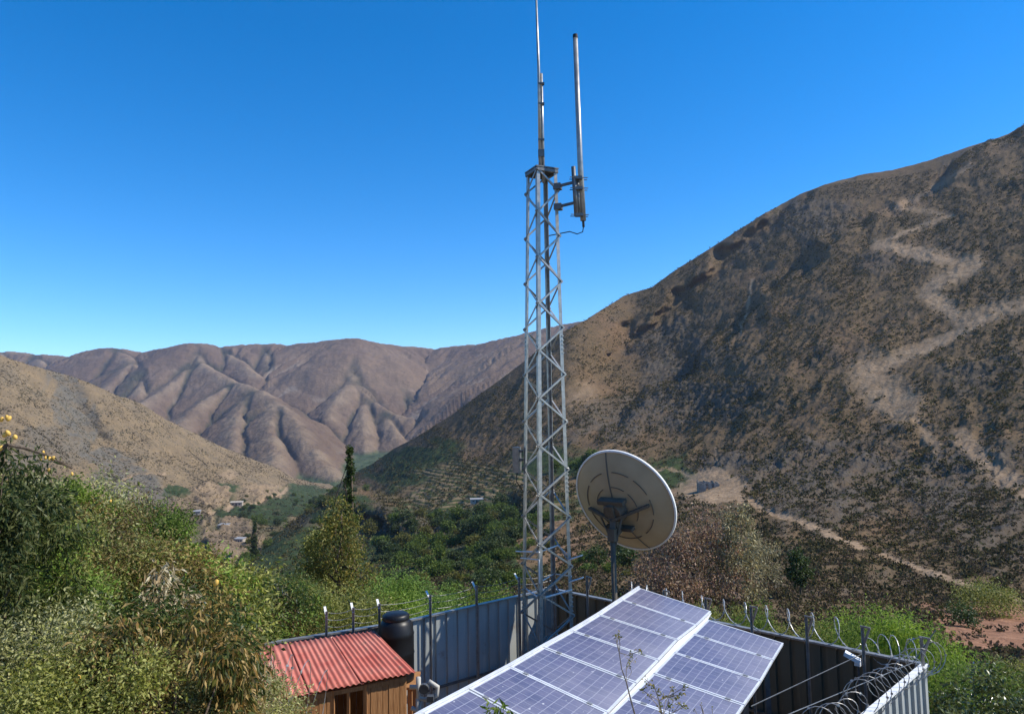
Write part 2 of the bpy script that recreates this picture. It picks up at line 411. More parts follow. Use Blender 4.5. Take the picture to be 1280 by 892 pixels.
def relief(skyline, cols, x0, x1, nx, ny, ybot, behind, modify):
    """a hillside surveyed as distances along sight lines; returns points and the survey grid"""
    px = np.linspace(x0, x1, nx); ys = pl_interp(skyline, px); s = np.linspace(0, 1, ny)
    xe = np.linspace(x0 - 200, x1 + 200, 2001); ke = np.hanning(int(170 / (xe[1] - xe[0])) | 1); ke /= ke.sum(); hw = len(ke) // 2
    ye = np.convolve(np.pad(pl_interp(skyline, xe), hw, mode='edge'), ke, 'valid')
    smooth = lambda q: np.interp(q, xe, ye)
    se = np.linspace(-0.12, 1, ny + 60)
    cp = np.array([c[0] for c in cols], float)
    tab = []
    for c in cols:
        y0 = smooth(c[0]); ss = [(p[0] - y0) / (ybot - y0) for p in c[1]]; lv = [math.log(p[1]) for p in c[1]]
        g0 = (lv[0] - lv[1]) / (ss[0] - ss[1]); tab.append(np.where(se < ss[0], lv[0] + g0 * (se - ss[0]), np.interp(se, ss, lv)))
    tab = np.array(tab)
    ker = np.hanning(41); ker /= ker.sum()
    tab = np.array([np.convolve(np.pad(r, 20, mode='reflect', reflect_type='odd'), ker, 'valid') for r in tab])
    D = np.array([np.interp(px, cp, tab[:, j]) for j in range(len(se))])
    kx = np.hanning(61); kx /= kx.sum()
    D = np.array([np.convolve(np.pad(r, 30, mode='reflect', reflect_type='odd'), kx, 'valid') for r in D])
    PX = np.broadcast_to(px, (ny, nx)).copy(); PY = ys[None, :] + s[:, None] * (ybot - ys)[None, :]
    ym = smooth(px); D = np.exp(np.stack([np.interp((PY[:, i] - ym[i]) / (ybot - ym[i]), se, D[:, i]) for i in range(nx)], 1))
    D = modify(PX, PY, D)
    V = CAM + D[..., None] * (_F + _R * ((PX - CX) / FPX)[..., None] - _U * ((PY - CY) / FPX)[..., None])
    rows = []
    top = V[0]; hd = top[:, :2] - CAM[:2]; hl = np.linalg.norm(hd, axis=1, keepdims=True); hd = hd / hl
    for k in range(behind, 0, -1):
        q = top.copy(); st = hl * 0.02 * k; q[:, :2] += hd * st; q[:, 2] -= (st[:, 0] * 0.02 * k + 0.15 * st[:, 0]); rows.append(q)
    V = np.concatenate([np.array(rows), V], 0)
    PX = np.concatenate([np.repeat(PX[:1], behind, 0), PX], 0); PY = np.concatenate([np.repeat(PY[:1], behind, 0), PY], 0)
    return V, PX, PY
def grid_normals(V):
    du = np.gradient(V, axis=1); dv = np.gradient(V, axis=0)
    n = np.cross(du, dv); n /= (np.linalg.norm(n, axis=2, keepdims=True) + 1e-12)
    n[n[..., 2] < 0] *= -1
    return n
def grid_faces(ny, nx):
    i = np.arange(ny * nx).reshape(ny, nx)
    return np.stack([i[1:, :-1], i[1:, 1:], i[:-1, 1:], i[:-1, :-1]], -1).reshape(-1, 4)

# --- the big hill on the right, with the valley floor at its foot
SKY_R = [(150, 730), (280, 712), (310, 694), (345, 668), (377, 645), (398, 626), (418, 608), (441, 594), (451, 586), (468, 578), (495, 559), (519, 547),
         (560, 521), (600, 493), (650, 456), (700, 417), (735, 398), (780, 370), (815, 359), (850, 334), (900, 303),
         (950, 270), (1000, 243), (1030, 231), (1080, 218), (1115, 213), (1160, 201), (1220, 181), (1260, 168), (1280, 156), (1400, 100), (1600, 40)]
COLS_R = [(150, [(700, 300), (760, 110), (800, 60), (960, 26)]),
          (300, [(700, 420), (720, 250), (760, 110), (800, 60), (960, 26)]),
          (394, [(629, 760), (650, 520), (680, 380), (720, 210), (760, 100), (800, 56), (960, 26)]),
          (451, [(586, 820), (620, 660), (650, 520), (680, 390), (720, 215), (760, 105), (800, 58), (960, 26)]),
          (519, [(547, 720), (590, 600), (635, 470), (680, 330), (700, 250), (720, 190), (760, 95), (800, 55), (960, 26)]),
          (600, [(493, 690), (560, 570), (610, 460), (650, 345), (690, 240), (720, 160), (760, 80), (800, 50), (960, 26)]),
          (735, [(398, 690), (480, 570), (560, 430), (600, 350), (650, 250), (690, 160), (720, 105), (760, 60), (960, 26)]),
          (850, [(334, 700), (450, 560), (550, 415), (600, 330), (640, 245), (700, 140), (740, 84), (790, 50), (960, 26)]),
          (950, [(270, 710), (400, 530), (550, 350), (630, 240), (680, 168), (730, 104), (775, 54), (830, 35), (960, 24)]),
          (1100, [(213, 700), (350, 500), (500, 335), (620, 220), (690, 150), (730, 112), (780, 60), (830, 36), (960, 20)]),
          (1280, [(156, 660), (300, 455), (450, 310), (600, 195), (720, 112), (755, 90), (800, 54), (850, 30), (960, 17)]),
          (1600, [(40, 600), (300, 370), (500, 235), (700, 112), (800, 60), (960, 15)])]
DIV = [(1290, 150), (1215, 205), (1130, 245), (1017, 318), (926, 405), (831, 490), (760, 545), (700, 600)]
def mod_right(X, Y, D):
    # the front spur stands before the gully that splits the hill
    dv = np.array(DIV); o = np.argsort(dv[:, 1]); xl = np.interp(Y, dv[o, 1], dv[o, 0])
    yl = np.interp(X, dv[::-1, 0], dv[::-1, 1])
    d = (Y - yl) + 22 * fbm(X / 70, Y / 70, 5, 3)
    w = sstep(600, 480, Y) * sstep(700, 800, X)
    D = D * (1 + 0.15 * w * (sstep(12, -14, d) - 0.30 * sstep(0, 120, d)))
    d2_ = np.abs(Y - (yl - 95) + 16 * fbm(X / 50, Y / 50, 6, 3)); D = D * (1 + 0.035 * w * sstep(26, 0, d2_))
    # the rocky spur across the valley and its stream cut
    c = seg_dist(X, Y, [(345, 672), (385, 645), (430, 628), (480, 640), (520, 668)])
    D = D * (1 - 0.16 * sstep(26, 2, c) * sstep(700, 640, Y))
    c = seg_dist(X, Y, [(430, 715), (500, 707), (540, 694), (590, 676), (640, 640)])
    D = D * (1 + 0.10 * sstep(30, 0, c))
    return D
V, PX, PY = relief(SKY_R, COLS_R, 150, 1600, 1180, 520, 960, 14, mod_right)
N0 = grid_normals(V)
dep = np.linalg.norm(V - CAM, axis=2)
a = math.radians(215); ac = -V[..., 0] * math.sin(a) + V[..., 1] * math.cos(a); al = V[..., 0] * math.cos(a) + V[..., 1] * math.sin(a)
wx = 18 * fbm(V[..., 0] / 60, V[..., 2] / 60, 3, 3)
rock = np.clip(0.7 * sstep(0.25, 0.75, fbm(PX / 95, PY / 70, 21, 4) + 0.35 * fbm(PX / 22, PY / 17, 22, 3))
               + blob(PX, PY, 1010, 270, 55, 26, 1) + blob(PX, PY, 840, 440, 50, 40, 2) + blob(PX, PY, 1030, 600, 150, 55, 3)
               + blob(PX, PY, 880, 500, 80, 30, 4) + blob(PX, PY, 1230, 640, 90, 80, 5) + blob(PX, PY, 780, 520, 60, 28, 6)
               + blob(PX, PY, 420, 655, 70, 26, 7) + blob(PX, PY, 480, 665, 60, 30, 8) + blob(PX, PY, 590, 670, 50, 30, 9), 0, 1) * sstep(25, 60, dep)
amp = np.clip(dep / 300, 0.12, 1.0)
disp = amp * (1.7 * (ridged((ac + wx) / 40, al / 190, 7, 3) - 0.6) + 1.1 * fbm(ac / 17, V[..., 2] / 17, 9, 4, 0.55))
disp += amp * rock * (0.7 * ridged(ac / 9, V[..., 2] / 6, 13, 4) + 0.75 * fbm(ac / 3.2, V[..., 2] / 2.4, 15, 4, 0.65))
disp += 0.45 * np.clip(dep / 200, 0.2, 1.2) * fbm(ac / 3.2, V[..., 2] / 3.2, 19, 3, 0.6)
edge = sstep(0, 26, PY - pl_interp(SKY_R, PX)) * 0.75 + 0.25
disp *= edge * sstep(25, 70, dep) 
track = np.zeros_like(PX)
def stripe(pts, w, soft=1.0, jit=3.0):
    d = seg_dist(PX + jit * perlin(PX / 9, PY / 9, 41), PY + jit * perlin(PX / 9, PY / 9, 42), pts); return sstep(w + soft, w - soft, d)
nz = 0.65 + 0.6 * fbm(PX / 14, PY / 9, 51, 3)
for pts, w, so_, k in [([(1212, 209), (1150, 245), (1121, 259), (1189, 270)], 4, 4, .5), ([(1189, 270), (1130, 292), (1099, 307)], 4, 4, .7),
                   ([(1099, 307), (1160, 320), (1222, 330)], 8, 6, .8), ([(1222, 330), (1175, 352), (1158, 368), (1185, 385)], 10, 7, .85),
                   ([(1170, 372), (1200, 400), (1244, 390), (1280, 380)], 9, 7, .7), ([(1244, 392), (1190, 420), (1130, 444), (1085, 467)], 8, 5, .9),
                   ([(1085, 467), (1100, 490), (1130, 505)], 22, 14, .7), ([(1120, 470), (1150, 530), (1170, 560)], 7, 7, .55),
                   ([(1200, 545), (1240, 585), (1290, 622)], 12, 9, .65), ([(1090, 455), (1105, 480)], 16, 12, .5)]:
    track = np.maximum(track, min(1, k * 1.25) * stripe(pts, w, so_) * np.clip(nz + .45, 0, 1))
for pts, w in [([(893, 560), (898, 575), (895, 588), (915, 598), (925, 600)], 1.2), ([(915, 612), (930, 622), (950, 638), (975, 648), (1010, 655), (1040, 667), (1085, 690), (1120, 702), (1170, 716), (1230, 737), (1285, 753)], 3.4),
               ([(940, 350), (935, 385), (925, 420)], 1.6), ([(800, 590), (840, 588), (870, 597)], 1.5), ([(860, 600), (880, 590), (905, 596)], 3.5), ([(880, 625), (900, 618), (925, 626)], 8)]:
    track = np.maximum(track, 0.95 * stripe(pts, w, 1.3, 2.0))
track = np.maximum(track, 0.8 * blob(PX, PY, 893, 612, 46, 24, 31))
track = np.maximum(track, 0.75 * stripe([(505, 706), (540, 693), (585, 678), (600, 668)], 5, 4, 5) * np.clip(nz + .1, 0, 1))
track = np.maximum(track, 0.6 * stripe([(720, 500), (735, 490)], 14, 10, 5) * np.clip(nz, 0, 1))
green = np.clip(blob(PX, PY, 515, 578, 62, 26, 61, -0.25) + blob(PX, PY, 838, 592, 30, 24, 62) + blob(PX, PY, 690, 580, 60, 20, 63)
                + blob(PX, PY, 600, 705, 80, 26, 64) + blob(PX, PY, 660, 668, 60, 26, 65, -0.5) + blob(PX, PY, 400, 628, 70, 20, 66) + blob(PX, PY, 330, 700, 120, 40, 67)
                + blob(PX, PY, 610, 640, 60, 22, 68) + blob(PX, PY, 560, 640, 60, 16, 69) + blob(PX, PY, 470, 700, 90, 30, 70)
                + sstep(70, 45, dep) * 0.8 + 0.35 * sstep(0.2, 0.6, fbm(PX / 60, PY / 40, 71, 3)) * sstep(780, 700, PX) * sstep(560, 600, PY), 0, 1)
terrace = np.clip(blob(PX, PY, 590, 605, 90, 30, 81, -0.1) + blob(PX, PY, 560, 622, 60, 18, 82) + blob(PX, PY, 740, 655, 62, 52, 83) + 0.8 * blob(PX, PY, 660, 690, 50, 26, 84), 0, 1)
earth = np.clip(blob(PX, PY, 1245, 785, 85, 34, 91, 0.15) + 0.45 * blob(PX, PY, 735, 680, 60, 34, 92) + 0.45 * blob(PX, PY, 655, 690, 40, 20, 93), 0, 1)
wet = (1 - 0.45 * np.clip(track * 1.2, 0, 1)) * (1 - 0.6 * earth)
V = V + N0 * (disp * wet)[..., None]
V[..., 2] += 0.5 * terrace * np.sin(V[..., 2] * 0.36 * 2 * math.pi) * edge
ny, nx = PX.shape
HR = dict(V=V, PX=PX, PY=PY, N=grid_normals(V), dep=dep, track=track, green=green, earth=earth, rock=rock)
o = raw_mesh('hill', V.reshape(-1, 3), grid_faces(ny, nx), MT['hill_near'], smooth=True,
             attrs=dict(rock=rock.ravel(), track=track.ravel(), green=green.ravel(), terrace=terrace.ravel(), earth=earth.ravel()))
tag(o, 'steep brown hillside with a zigzag dirt track filling the right half', 'hill', kind='structure')

# --- the tan hillside on the left
SKY_L = [(-300, 370), (-100, 418), (0, 444), (44, 459), (94, 472), (134, 490), (175, 504), (208, 525), (242, 541), (286, 563), (336, 581), (366, 597), (392, 603), (425, 606), (460, 640)]
COLS_L = [(-300, [(370, 700), (500, 480), (650, 330), (800, 150)]), (0, [(444, 900), (520, 720), (600, 560), (700, 400), (800, 160)]),
          (134, [(490, 1050), (560, 850), (620, 680), (700, 430), (800, 170)]), (242, [(541, 1200), (590, 980), (630, 800), (680, 480), (720, 330), (800, 170)]),
          (336, [(581, 1350), (610, 1150), (640, 850), (670, 560), (720, 340), (800, 170)]), (392, [(612, 1380), (630, 1100), (650, 800), (690, 480), (800, 170)]),
          (460, [(680, 700), (720, 400), (800, 170)])]
def mod_left(X, Y, D):
    c = seg_dist(X, Y, [(70, 470), (100, 520), (140, 570), (175, 610)])
    D = D * (1 + 0.03 * sstep(26, 0, c))
    c = seg_dist(X, Y, [(136, 492), (150, 530), (200, 580), (260, 620)])
    D = D * (1 - 0.03 * sstep(50, 0, c))
    return D
V, PX, PY = relief(SKY_L, COLS_L, -300, 460, 640, 330, 800, 14, mod_left)
N0 = grid_normals(V); dep = np.linalg.norm(V - CAM, axis=2)
a = math.radians(-30); ac = -V[..., 0] * math.sin(a) + V[..., 1] * math.cos(a); al = V[..., 0] * math.cos(a) + V[..., 1] * math.sin(a)
wx = 40 * fbm(V[..., 0] / 160, V[..., 1] / 160, 103, 3)
edge = sstep(0, 24, PY - pl_interp(SKY_L, PX)) * 0.8 + 0.2
disp = 7 * (ridged((ac + wx) / 130, al / 500, 107, 3) - 0.6) + 3.0 * fbm(ac / 40, V[..., 2] / 40, 109, 4, 0.55) + 1.0 * fbm(ac / 9, V[..., 2] / 9, 119, 3, 0.6)
rock = np.clip(blob(PX, PY, 95, 510, 22, 60, 1, -0.55) + blob(PX, PY, 160, 600, 60, 24, 2, 0.6) + blob(PX, PY, 60, 560, 60, 30, 4) * .7, 0, 1)
cliff = np.clip(blob(PX, PY, 290, 685, 34, 28, 5) + blob(PX, PY, 325, 618, 26, 10, 6) + blob(PX, PY, 265, 620, 24, 14, 7), 0, 1)
disp += cliff * 6 * ridged(ac / 20, V[..., 2] / 14, 113, 3)
track = np.zeros_like(PX)
for pts, w in [([(262, 645), (280, 640), (290, 634)], 3), ([(150, 602), (180, 596), (206, 592)], 1.2), ([(290, 634), (320, 632), (345, 622), (358, 612)], 2)]:
    track = np.maximum(track, stripe(pts, w, 1.2, 1.5))
track = np.maximum(track, 0.55 * blob(PX, PY, 282, 594, 14, 4, 12)); track = np.maximum(track, 0.5 * cliff)
green = np.clip(blob(PX, PY, 215, 618, 18, 8, 21) + blob(PX, PY, 310, 650, 50, 20, 22) + blob(PX, PY, 345, 640, 34, 12, 23) + blob(PX, PY, 385, 628, 40, 16, 24)
                + blob(PX, PY, 280, 612, 18, 8, 25) + blob(PX, PY, 348, 640, 20, 8, 26) + blob(PX, PY, 380, 615, 30, 8, 28) + 0.8 * blob(PX, PY, 330, 715, 90, 25, 27)
                + 0.5 * sstep(640, 680, PY), 0, 1) * (1 - cliff)
V = V + N0 * (disp * edge * (1 - 0.7 * track))[..., None]
ny, nx = PX.shape; zero = np.zeros(PX.size)
HL = dict(V=V, PX=PX, PY=PY, N=grid_normals(V), dep=dep, track=track, green=green, earth=green * 0, rock=rock)
o = raw_mesh('hillside', V.reshape(-1, 3), grid_faces(ny, nx), MT['hill_left'], smooth=True,
             attrs=dict(rock=rock.ravel(), track=track.ravel(), green=green.ravel(), terrace=zero, earth=zero))
tag(o, 'sunlit tan hillside sloping down to the valley on the left', 'hill', kind='structure')

# --- far mountains: crests and spurs surveyed, flanks falling away at a steady slope
CREST = [(-700, 445, 3600), (-300, 440, 3700), (0, 438, 3800), (45, 442, 3800), (90, 446, 3750), (120, 437, 3600), (146, 434, 3500), (182, 441, 3600), (212, 434, 3500),
         (245, 427, 3400), (275, 433, 3500), (330, 429, 3500), (362, 431, 3500), (400, 427, 3400), (440, 422, 3300), (470, 428, 3400),
         (500, 432, 3500), (545, 436, 3600), (565, 433, 3500), (600, 430, 3400), (650, 419, 3200), (700, 407, 3000), (760, 396, 2800), (900, 380, 2600), (1100, 360, 2500)]
SPURS = [[(245, 427, 3400), (249, 452, 3150), (292, 477, 2800), (319, 485, 2600), (345, 499, 2400), (370, 531, 2100), (397, 568, 1850), (418, 596, 1650)],
         [(249, 452, 3150), (215, 478, 2900), (185, 500, 2700), (150, 525, 2400)],
         [(292, 477, 2800), (255, 500, 2550), (232, 520, 2350), (215, 545, 2150)],
         [(319, 485, 2600), (300, 515, 2350), (290, 560, 1950), (285, 590, 1750)], [(345, 499, 2400), (335, 540, 2050), (345, 590, 1650)],
         [(440, 422, 3300), (447, 442, 3150), (441, 474, 2850), (456, 497, 2700), (485, 514, 2550), (520, 523, 2450), (552, 533, 2380)],
         [(441, 474, 2850), (420, 500, 2600), (410, 520, 2450)], [(456, 497, 2700), (455, 530, 2400), (460, 570, 2150)], [(485, 514, 2550), (500, 545, 2300)],
         [(146, 434, 3500), (165, 452, 3250), (150, 468, 3050), (130, 485, 2900)], [(165, 452, 3250), (182, 468, 3050), (175, 490, 2850)],
         [(362, 431, 3500), (368, 455, 3250), (385, 480, 3000), (392, 505, 2800)], [(330, 429, 3500), (338, 455, 3200), (350, 475, 3000), (372, 500, 2750)],
         [(400, 427, 3400), (412, 450, 3150), (408, 475, 2950)], [(470, 428, 3400), (482, 455, 3150), (500, 485, 2900), (520, 505, 2750)],
         [(500, 432, 3500), (512, 458, 3250), (526, 480, 3050), (535, 500, 2900)], [(545, 436, 3600), (550, 465, 3300), (556, 495, 3000)],
         [(565, 433, 3500), (580, 465, 3200), (575, 500, 2950)], [(600, 430, 3400), (606, 460, 3150), (600, 490, 2900)], [(650, 419, 3200), (640, 455, 2900), (620, 480, 2750)],
         [(700, 407, 3000), (690, 450, 2700)], [(45, 442, 3800), (60, 460, 3500), (75, 480, 3200)], [(90, 446, 3750), (110, 462, 3500), (105, 480, 3250)], [(0, 438, 3800), (10, 465, 3300)],
         [(212, 434, 3500), (208, 455, 3250), (190, 472, 3050)], [(275, 433, 3500), (300, 452, 3200), (318, 468, 3000)]]
def w3(p): return P(*p)
npx, nd = 760, 330
pxs = np.linspace(-260, 880, npx); dd = np.exp(np.linspace(math.log(1250), math.log(4600), nd))
DX, DD = np.meshgrid(pxs, dd)
GX = DD * (DX - CX) / FPX; GY = DD * 1.0
wfx = GX + 11 * fbm(GX / 260, GY / 260, 201, 3); wfy = GY + 11 * fbm(GX / 260, GY / 260, 202, 3)
best = np.full(GX.shape, -1e9); second = np.full(GX.shape, -1e9); cd_ = np.full(GX.shape, 1e9); sa_ = np.zeros(GX.shape); sd_ = np.zeros(GX.shape); run_ = [0.0]
def tents(pts, slope, r):
    global best, second, cd_, sa_, sd_
    W = [w3(p) for p in pts]; hb = np.full(GX.shape, -1e9)
    for A, B in zip(W[:-1], W[1:]):
        dx, dy = B[0] - A[0], B[1] - A[1]; L2 = dx * dx + dy * dy
        t = np.clip(((wfx - A[0]) * dx + (wfy - A[1]) * dy) / L2, 0, 1)
        d = np.hypot(wfx - A[0] - t * dx, wfy - A[1] - t * dy)
        h = A[2] + t * (B[2] - A[2]) - slope * (np.sqrt(d * d + r * r) - r)
        nw = h > np.maximum(best, hb); sa_ = np.where(nw, run_[0] + t * math.sqrt(L2), sa_); sd_ = np.where(nw, d, sd_); run_[0] += math.sqrt(L2)
        hb = np.maximum(hb, h); cd_ = np.where(h > best - 2, np.minimum(cd_, np.where(h >= best, d, 1e9)), cd_)
    second = np.maximum(second, np.minimum(best, hb)); best = np.maximum(best, hb)
tents(CREST, 0.55, 40)
for sp in SPURS: tents(sp, 0.62, 16)
floor = -150 + 0.06 * (GY - 1500) + 0 * GX
gul = sstep(14, 0, best - second) * sstep(0, 60, best - floor)
H = np.maximum(best, floor); grn = sstep(12, 0, best - floor)
wv = 0.35 * fbm(GX / 200, GY / 200, 221, 2)
fl = 2.2 * np.abs(perlin(sa_ / 120 + wv, sd_ / 1100, 222)) - .55                  # sharp gullies, rounded ribs, running straight down the flanks
fl2 = 2.2 * np.abs(perlin(sa_ / 44 + 2 * wv, sd_ / 600, 232)) - .55
ga = np.clip(0.55 + 0.8 * fbm(GX / 420, GY / 420, 241, 2), 0.1, 1.2)
H = H + (36 * ga * sstep(15, 240, sd_) * fl + 13 * sstep(10, 110, sd_) * fl2 + 3.0 * fbm(GX / 70, GY / 70, 211, 4, 0.55)) * sstep(0, 40, best - floor) - 9 * gul
H = H + 2.2 * fbm(GX / 22, GY / 22, 215, 3, 0.6)
W = np.stack([GX, GY, H], -1)
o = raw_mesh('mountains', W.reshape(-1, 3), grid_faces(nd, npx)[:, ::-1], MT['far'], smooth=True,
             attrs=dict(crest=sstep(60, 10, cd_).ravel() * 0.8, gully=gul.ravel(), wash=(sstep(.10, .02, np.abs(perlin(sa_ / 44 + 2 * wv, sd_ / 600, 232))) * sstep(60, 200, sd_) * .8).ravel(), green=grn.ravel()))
tag(o, 'bare furrowed brown mountain range closing the valley', 'mountains', kind='structure')

# --- near ground: the slope the compound is cut into
ZT = P(689, 735, 18.5)[2]
def TOP(px, py): return PZ(px, py, ZT)
C_BACK, C_RIGHT, C_FRONT, C_LEFT, C_LEFT2 = TOP(689, 735), TOP(1158, 830), TOP(1030, 940), TOP(500, 777), TOP(330, 804)
def pad_sd(x, y):
    """rough distance outside the compound pad"""
    poly = [C_BACK, C_RIGHT, C_FRONT, np.array([-1.0, 9.0, 0]), C_LEFT2, C_LEFT]
    d = seg_dist(x, y, [(p[0], p[1]) for p in poly] + [(poly[0][0], poly[0][1])])
    ins = np.zeros(x.shape, bool)
    for a_, b_ in zip(poly, poly[1:] + poly[:1]):
        cnd = (a_[1] > y) != (b_[1] > y)
        ins ^= cnd & (x < (b_[0] - a_[0]) * (y - a_[1]) / (b_[1] - a_[1] + 1e-9) + a_[0])
    return np.where(ins, -d, d)
def zg(x, y):
    x = np.asarray(x, float); y = np.asarray(y, float)
    h = 5.9 - 0.30 * y - 0.22 * x + 0.14 * np.maximum(-x - 1.0, 0) * sstep(24, 10, y) - 0.002 * np.maximum(y - 18, 0) ** 1.6 + 0.25 * fbm(x / 4, y / 4, 301, 3)
    h = np.maximum(h, -60)
    return h * sstep(0.0, 2.2, pad_sd(x, y)) + 0.0
xs = np.linspace(-45, 45, 301); ysg = np.linspace(-14, 70, 281); XX, YY = np.meshgrid(xs, ysg)
o = raw_mesh('ground', np.stack([XX, YY, zg(XX, YY)], -1).reshape(-1, 3), grid_faces(281, 301)[:, ::-1], MT['ground'], smooth=True)
tag(o, 'dry earth slope and levelled pad under the fenced compound', 'ground', kind='structure')

# ------------------------------------------------------------------ walls of the compound
def unit(v): v = np.asarray(v, float); return v / np.linalg.norm(v)
UP = np.array([0, 0, 1.0])
def sheet_wall(name, label, A, B, inward, group='sheet metal walls of the compound', cap='galv', sheet='sheet'):
    """A,B: top corners; trapezoid ribs along the run"""
    A = np.array(A, float); B = np.array(B, float); L = np.linalg.norm((B - A)[:2]); d = unit([B[0] - A[0], B[1] - A[1], 0]); n = np.array(inward, float)
    root = empty(name, (A[0], A[1], 0), label, 'wall', group); root['kind'] = 'thing'
    org = root.location; org = np.array(org)
    prof = []; s = 0.0; pitch = 0.30
    while s < L:
        for ds, o_ in ((0, 0), (0.19, 0), (0.205, -0.045), (0.285, -0.045), (0.30, 0)):
            if s + ds <= L: prof.append((s + ds, o_))
        s += pitch
    prof = sorted(set(prof)); zs = [-1.2, 0.0, ZT * 0.48, ZT * 0.5, ZT - 0.02]
    Vv = [A * [1, 1, 0] + d * q + n * o_ + UP * z - org for z in zs for q, o_ in prof]
    m = len(prof)
    Fq = np.array([[i * m + k, i * m + k + 1, (i + 1) * m + k + 1, (i + 1) * m + k] for i in range(len(zs) - 1) for k in range(m - 1)])
    raw_mesh('sheeting', np.array(Vv), Fq, MT[sheet], root)
    b = MB(org); b.bar(A + n * 0.02, B + n * 0.02, 0.11, 0.035); b.build('cap_rail', MT[cap], root)
    b = MB(org); b.bar(A * [1, 1, 0] + n * 0.075 + UP * ZT * 0.49, B * [1, 1, 0] + n * 0.075 + UP * ZT * 0.49, 0.04, 0.05); b.build('girt', MT['galv_dark'], root)
    return root, org, d, n
dl = unit((C_LEFT - C_BACK) * [1, 1, 0]); dr = unit((C_RIGHT - C_BACK) * [1, 1, 0]); df = unit((C_FRONT - C_RIGHT) * [1, 1, 0])
def perp_in(d, c):                                                  # horizontal normal pointing towards the middle of the yard
    n = np.array([-d[1], d[0], 0]); mid = np.array([2.0, 13.0, 0])
    return n if np.dot(mid - c * [1, 1, 0], n) > 0 else -n
nl = perp_in(dl, C_BACK); nr = perp_in(dr, C_BACK); nf = perp_in(df, C_RIGHT); d2 = unit((C_LEFT2 - C_LEFT) * [1, 1, 0]); n2 = perp_in(d2, C_LEFT)
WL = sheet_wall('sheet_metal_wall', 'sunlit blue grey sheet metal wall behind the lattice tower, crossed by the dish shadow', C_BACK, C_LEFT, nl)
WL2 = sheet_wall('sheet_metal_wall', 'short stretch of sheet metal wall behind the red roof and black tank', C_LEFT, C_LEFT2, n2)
WR = sheet_wall('sheet_metal_wall', 'long sheet metal wall behind the solar panels, coloured dark for its shade', C_BACK, C_RIGHT, nr, sheet='sheet_shade')
WF = sheet_wall('sheet_metal_wall', 'sheet metal wall seen from outside in the sun, with pale ribs, at bottom right', C_RIGHT, C_FRONT, nf, cap='white_metal')

def wall_post(W, px, py, out, kind):
    root, org, d, n = W
    A = np.array(root.location)
    q = TOP(px, py) * [1, 1, 0]; s = np.dot(q - A, d); base = A + d * s + n * 0.16
    b = MB(org); top = base + UP * (ZT + 0.50)
    b.angle(base - UP * 0.3, top, 0.045, 0.006, d, n)
    po = b.build('post', MT['galv'], root)
    br = MB(org)
    if kind == 'flag':
        br.box(top - n * 0.07 - UP * 0.02 + d * 0.02, n * -0.08 + UP * 0.08, d * 0.024, unit(np.cross(n * -0.11 + UP * 0.1, d)) * 0.006)
        br.build('bracket', MT['white_metal'], po)
    else:
        lo = base + UP * (ZT + 0.1)
        br.box((lo + top) / 2 + d * 0.07, d * 0.07 + UP * 0.19, n * 0.01, unit(np.cross(d * 0.07 + UP * 0.19, n)) * 0.02)
        br.bar(top - d * 0.02, top + d * 0.16 + n * 0.02, 0.02, 0.03)
        br.build('bracket', MT['galv'], po)
    return top
tl = [wall_post(WL, x, y, None, 'flag') for x, y in ((645, 745.2), (592, 757), (534, 769.7))]
tl2 = [wall_post(WL2, x, y, None, 'flag') for x, y in ((472, 781), (440, 786.5), (407, 792))]
tr = [wall_post(WR, x, y, None, 'vee') for x, y in ((741, 744.6), (838, 763.5), (890, 774), (947, 785), (1015, 799), (1084, 813.5), (1156, 829.4))]

def barbed(name, pts, label, group):
    b = MB(pts[0])
    for off in (-0.03, -0.17, -0.31):
        for p, q in zip(pts[:-1], pts[1:]):
            ps = [p + (q - p) * t + UP * (off - 0.05 * 4 * t * (1 - t)) for t in np.linspace(0, 1, 7)]
            b.tube(ps, 0.0055, 4)
            for t in np.arange(0.05, 1, 0.1):
                c = p + (q - p) * t + UP * (off - 0.05 * 4 * t * (1 - t)); e = unit(rng.normal(size=3)) * 0.025
                b.tube([c - e, c + e], 0.004, 3)
    o = b.build(name, MT['galv_dark']); o2 = tag(o, label, 'wire', group); return o2
barbed('barbed_wire', [P(689, 716, 18.5)] + tl, 'three strands of barbed wire strung above the sunlit wall by the tower', 'wire along the wall tops')
barbed('barbed_wire', [tl[-1]] + tl2, 'three strands of barbed wire strung above the wall behind the red roof', 'wire along the wall tops')

def coil(name, label, A, B, r, pitch, lift, jit, seg=18, wr=0.009, nrm=None, mat='wire', squash=0.20):
    A = np.array(A, float); B = np.array(B, float); d = unit(B - A); L = np.linalg.norm(B - A)
    x = unit(np.cross(d, UP)); y = np.cross(x, d); turns = int(L / pitch); pts = []
    ph = rng.uniform(-jit, jit, turns + 2); rr = r * rng.uniform(1 - jit, 1 + jit * .6, turns + 2)
    for i in range(turns * seg):
        t = i / seg; k = int(t); f = t - k; a_ = 2 * math.pi * t
        rad = rr[k] * (1 - f) + rr[k + 1] * f
        s = (t + ph[k] * (1 - f) + ph[k + 1] * f) * pitch + squash * math.cos(a_)
        pts.append(A + d * s + x * rad * math.cos(a_) * 0.75 + y * (rad * math.sin(a_)) + UP * lift)
    b = MB(A); b.tube(pts, wr, 5)
    for i in range(0, len(pts) - 1, 3):                             # razor barbs
        p = pts[i]; e = unit(pts[i + 1] - pts[i]); q = unit(np.cross(e, rng.normal(size=3)))
        b.box(p, e * 0.016, q * 0.018, np.cross(e, q) * 0.0015)
    o = b.build(name, MT[mat]); return tag(o, label, 'razor wire', 'wire along the wall tops')
coil('razor_wire', 'evenly looped razor wire coil along the shaded wall behind the solar panels', TOP(786, 754) + nr * 0.05, TOP(1090, 814.7) + nr * 0.05, 0.25, 0.46, 0.27, 0.12, wr=0.0095)
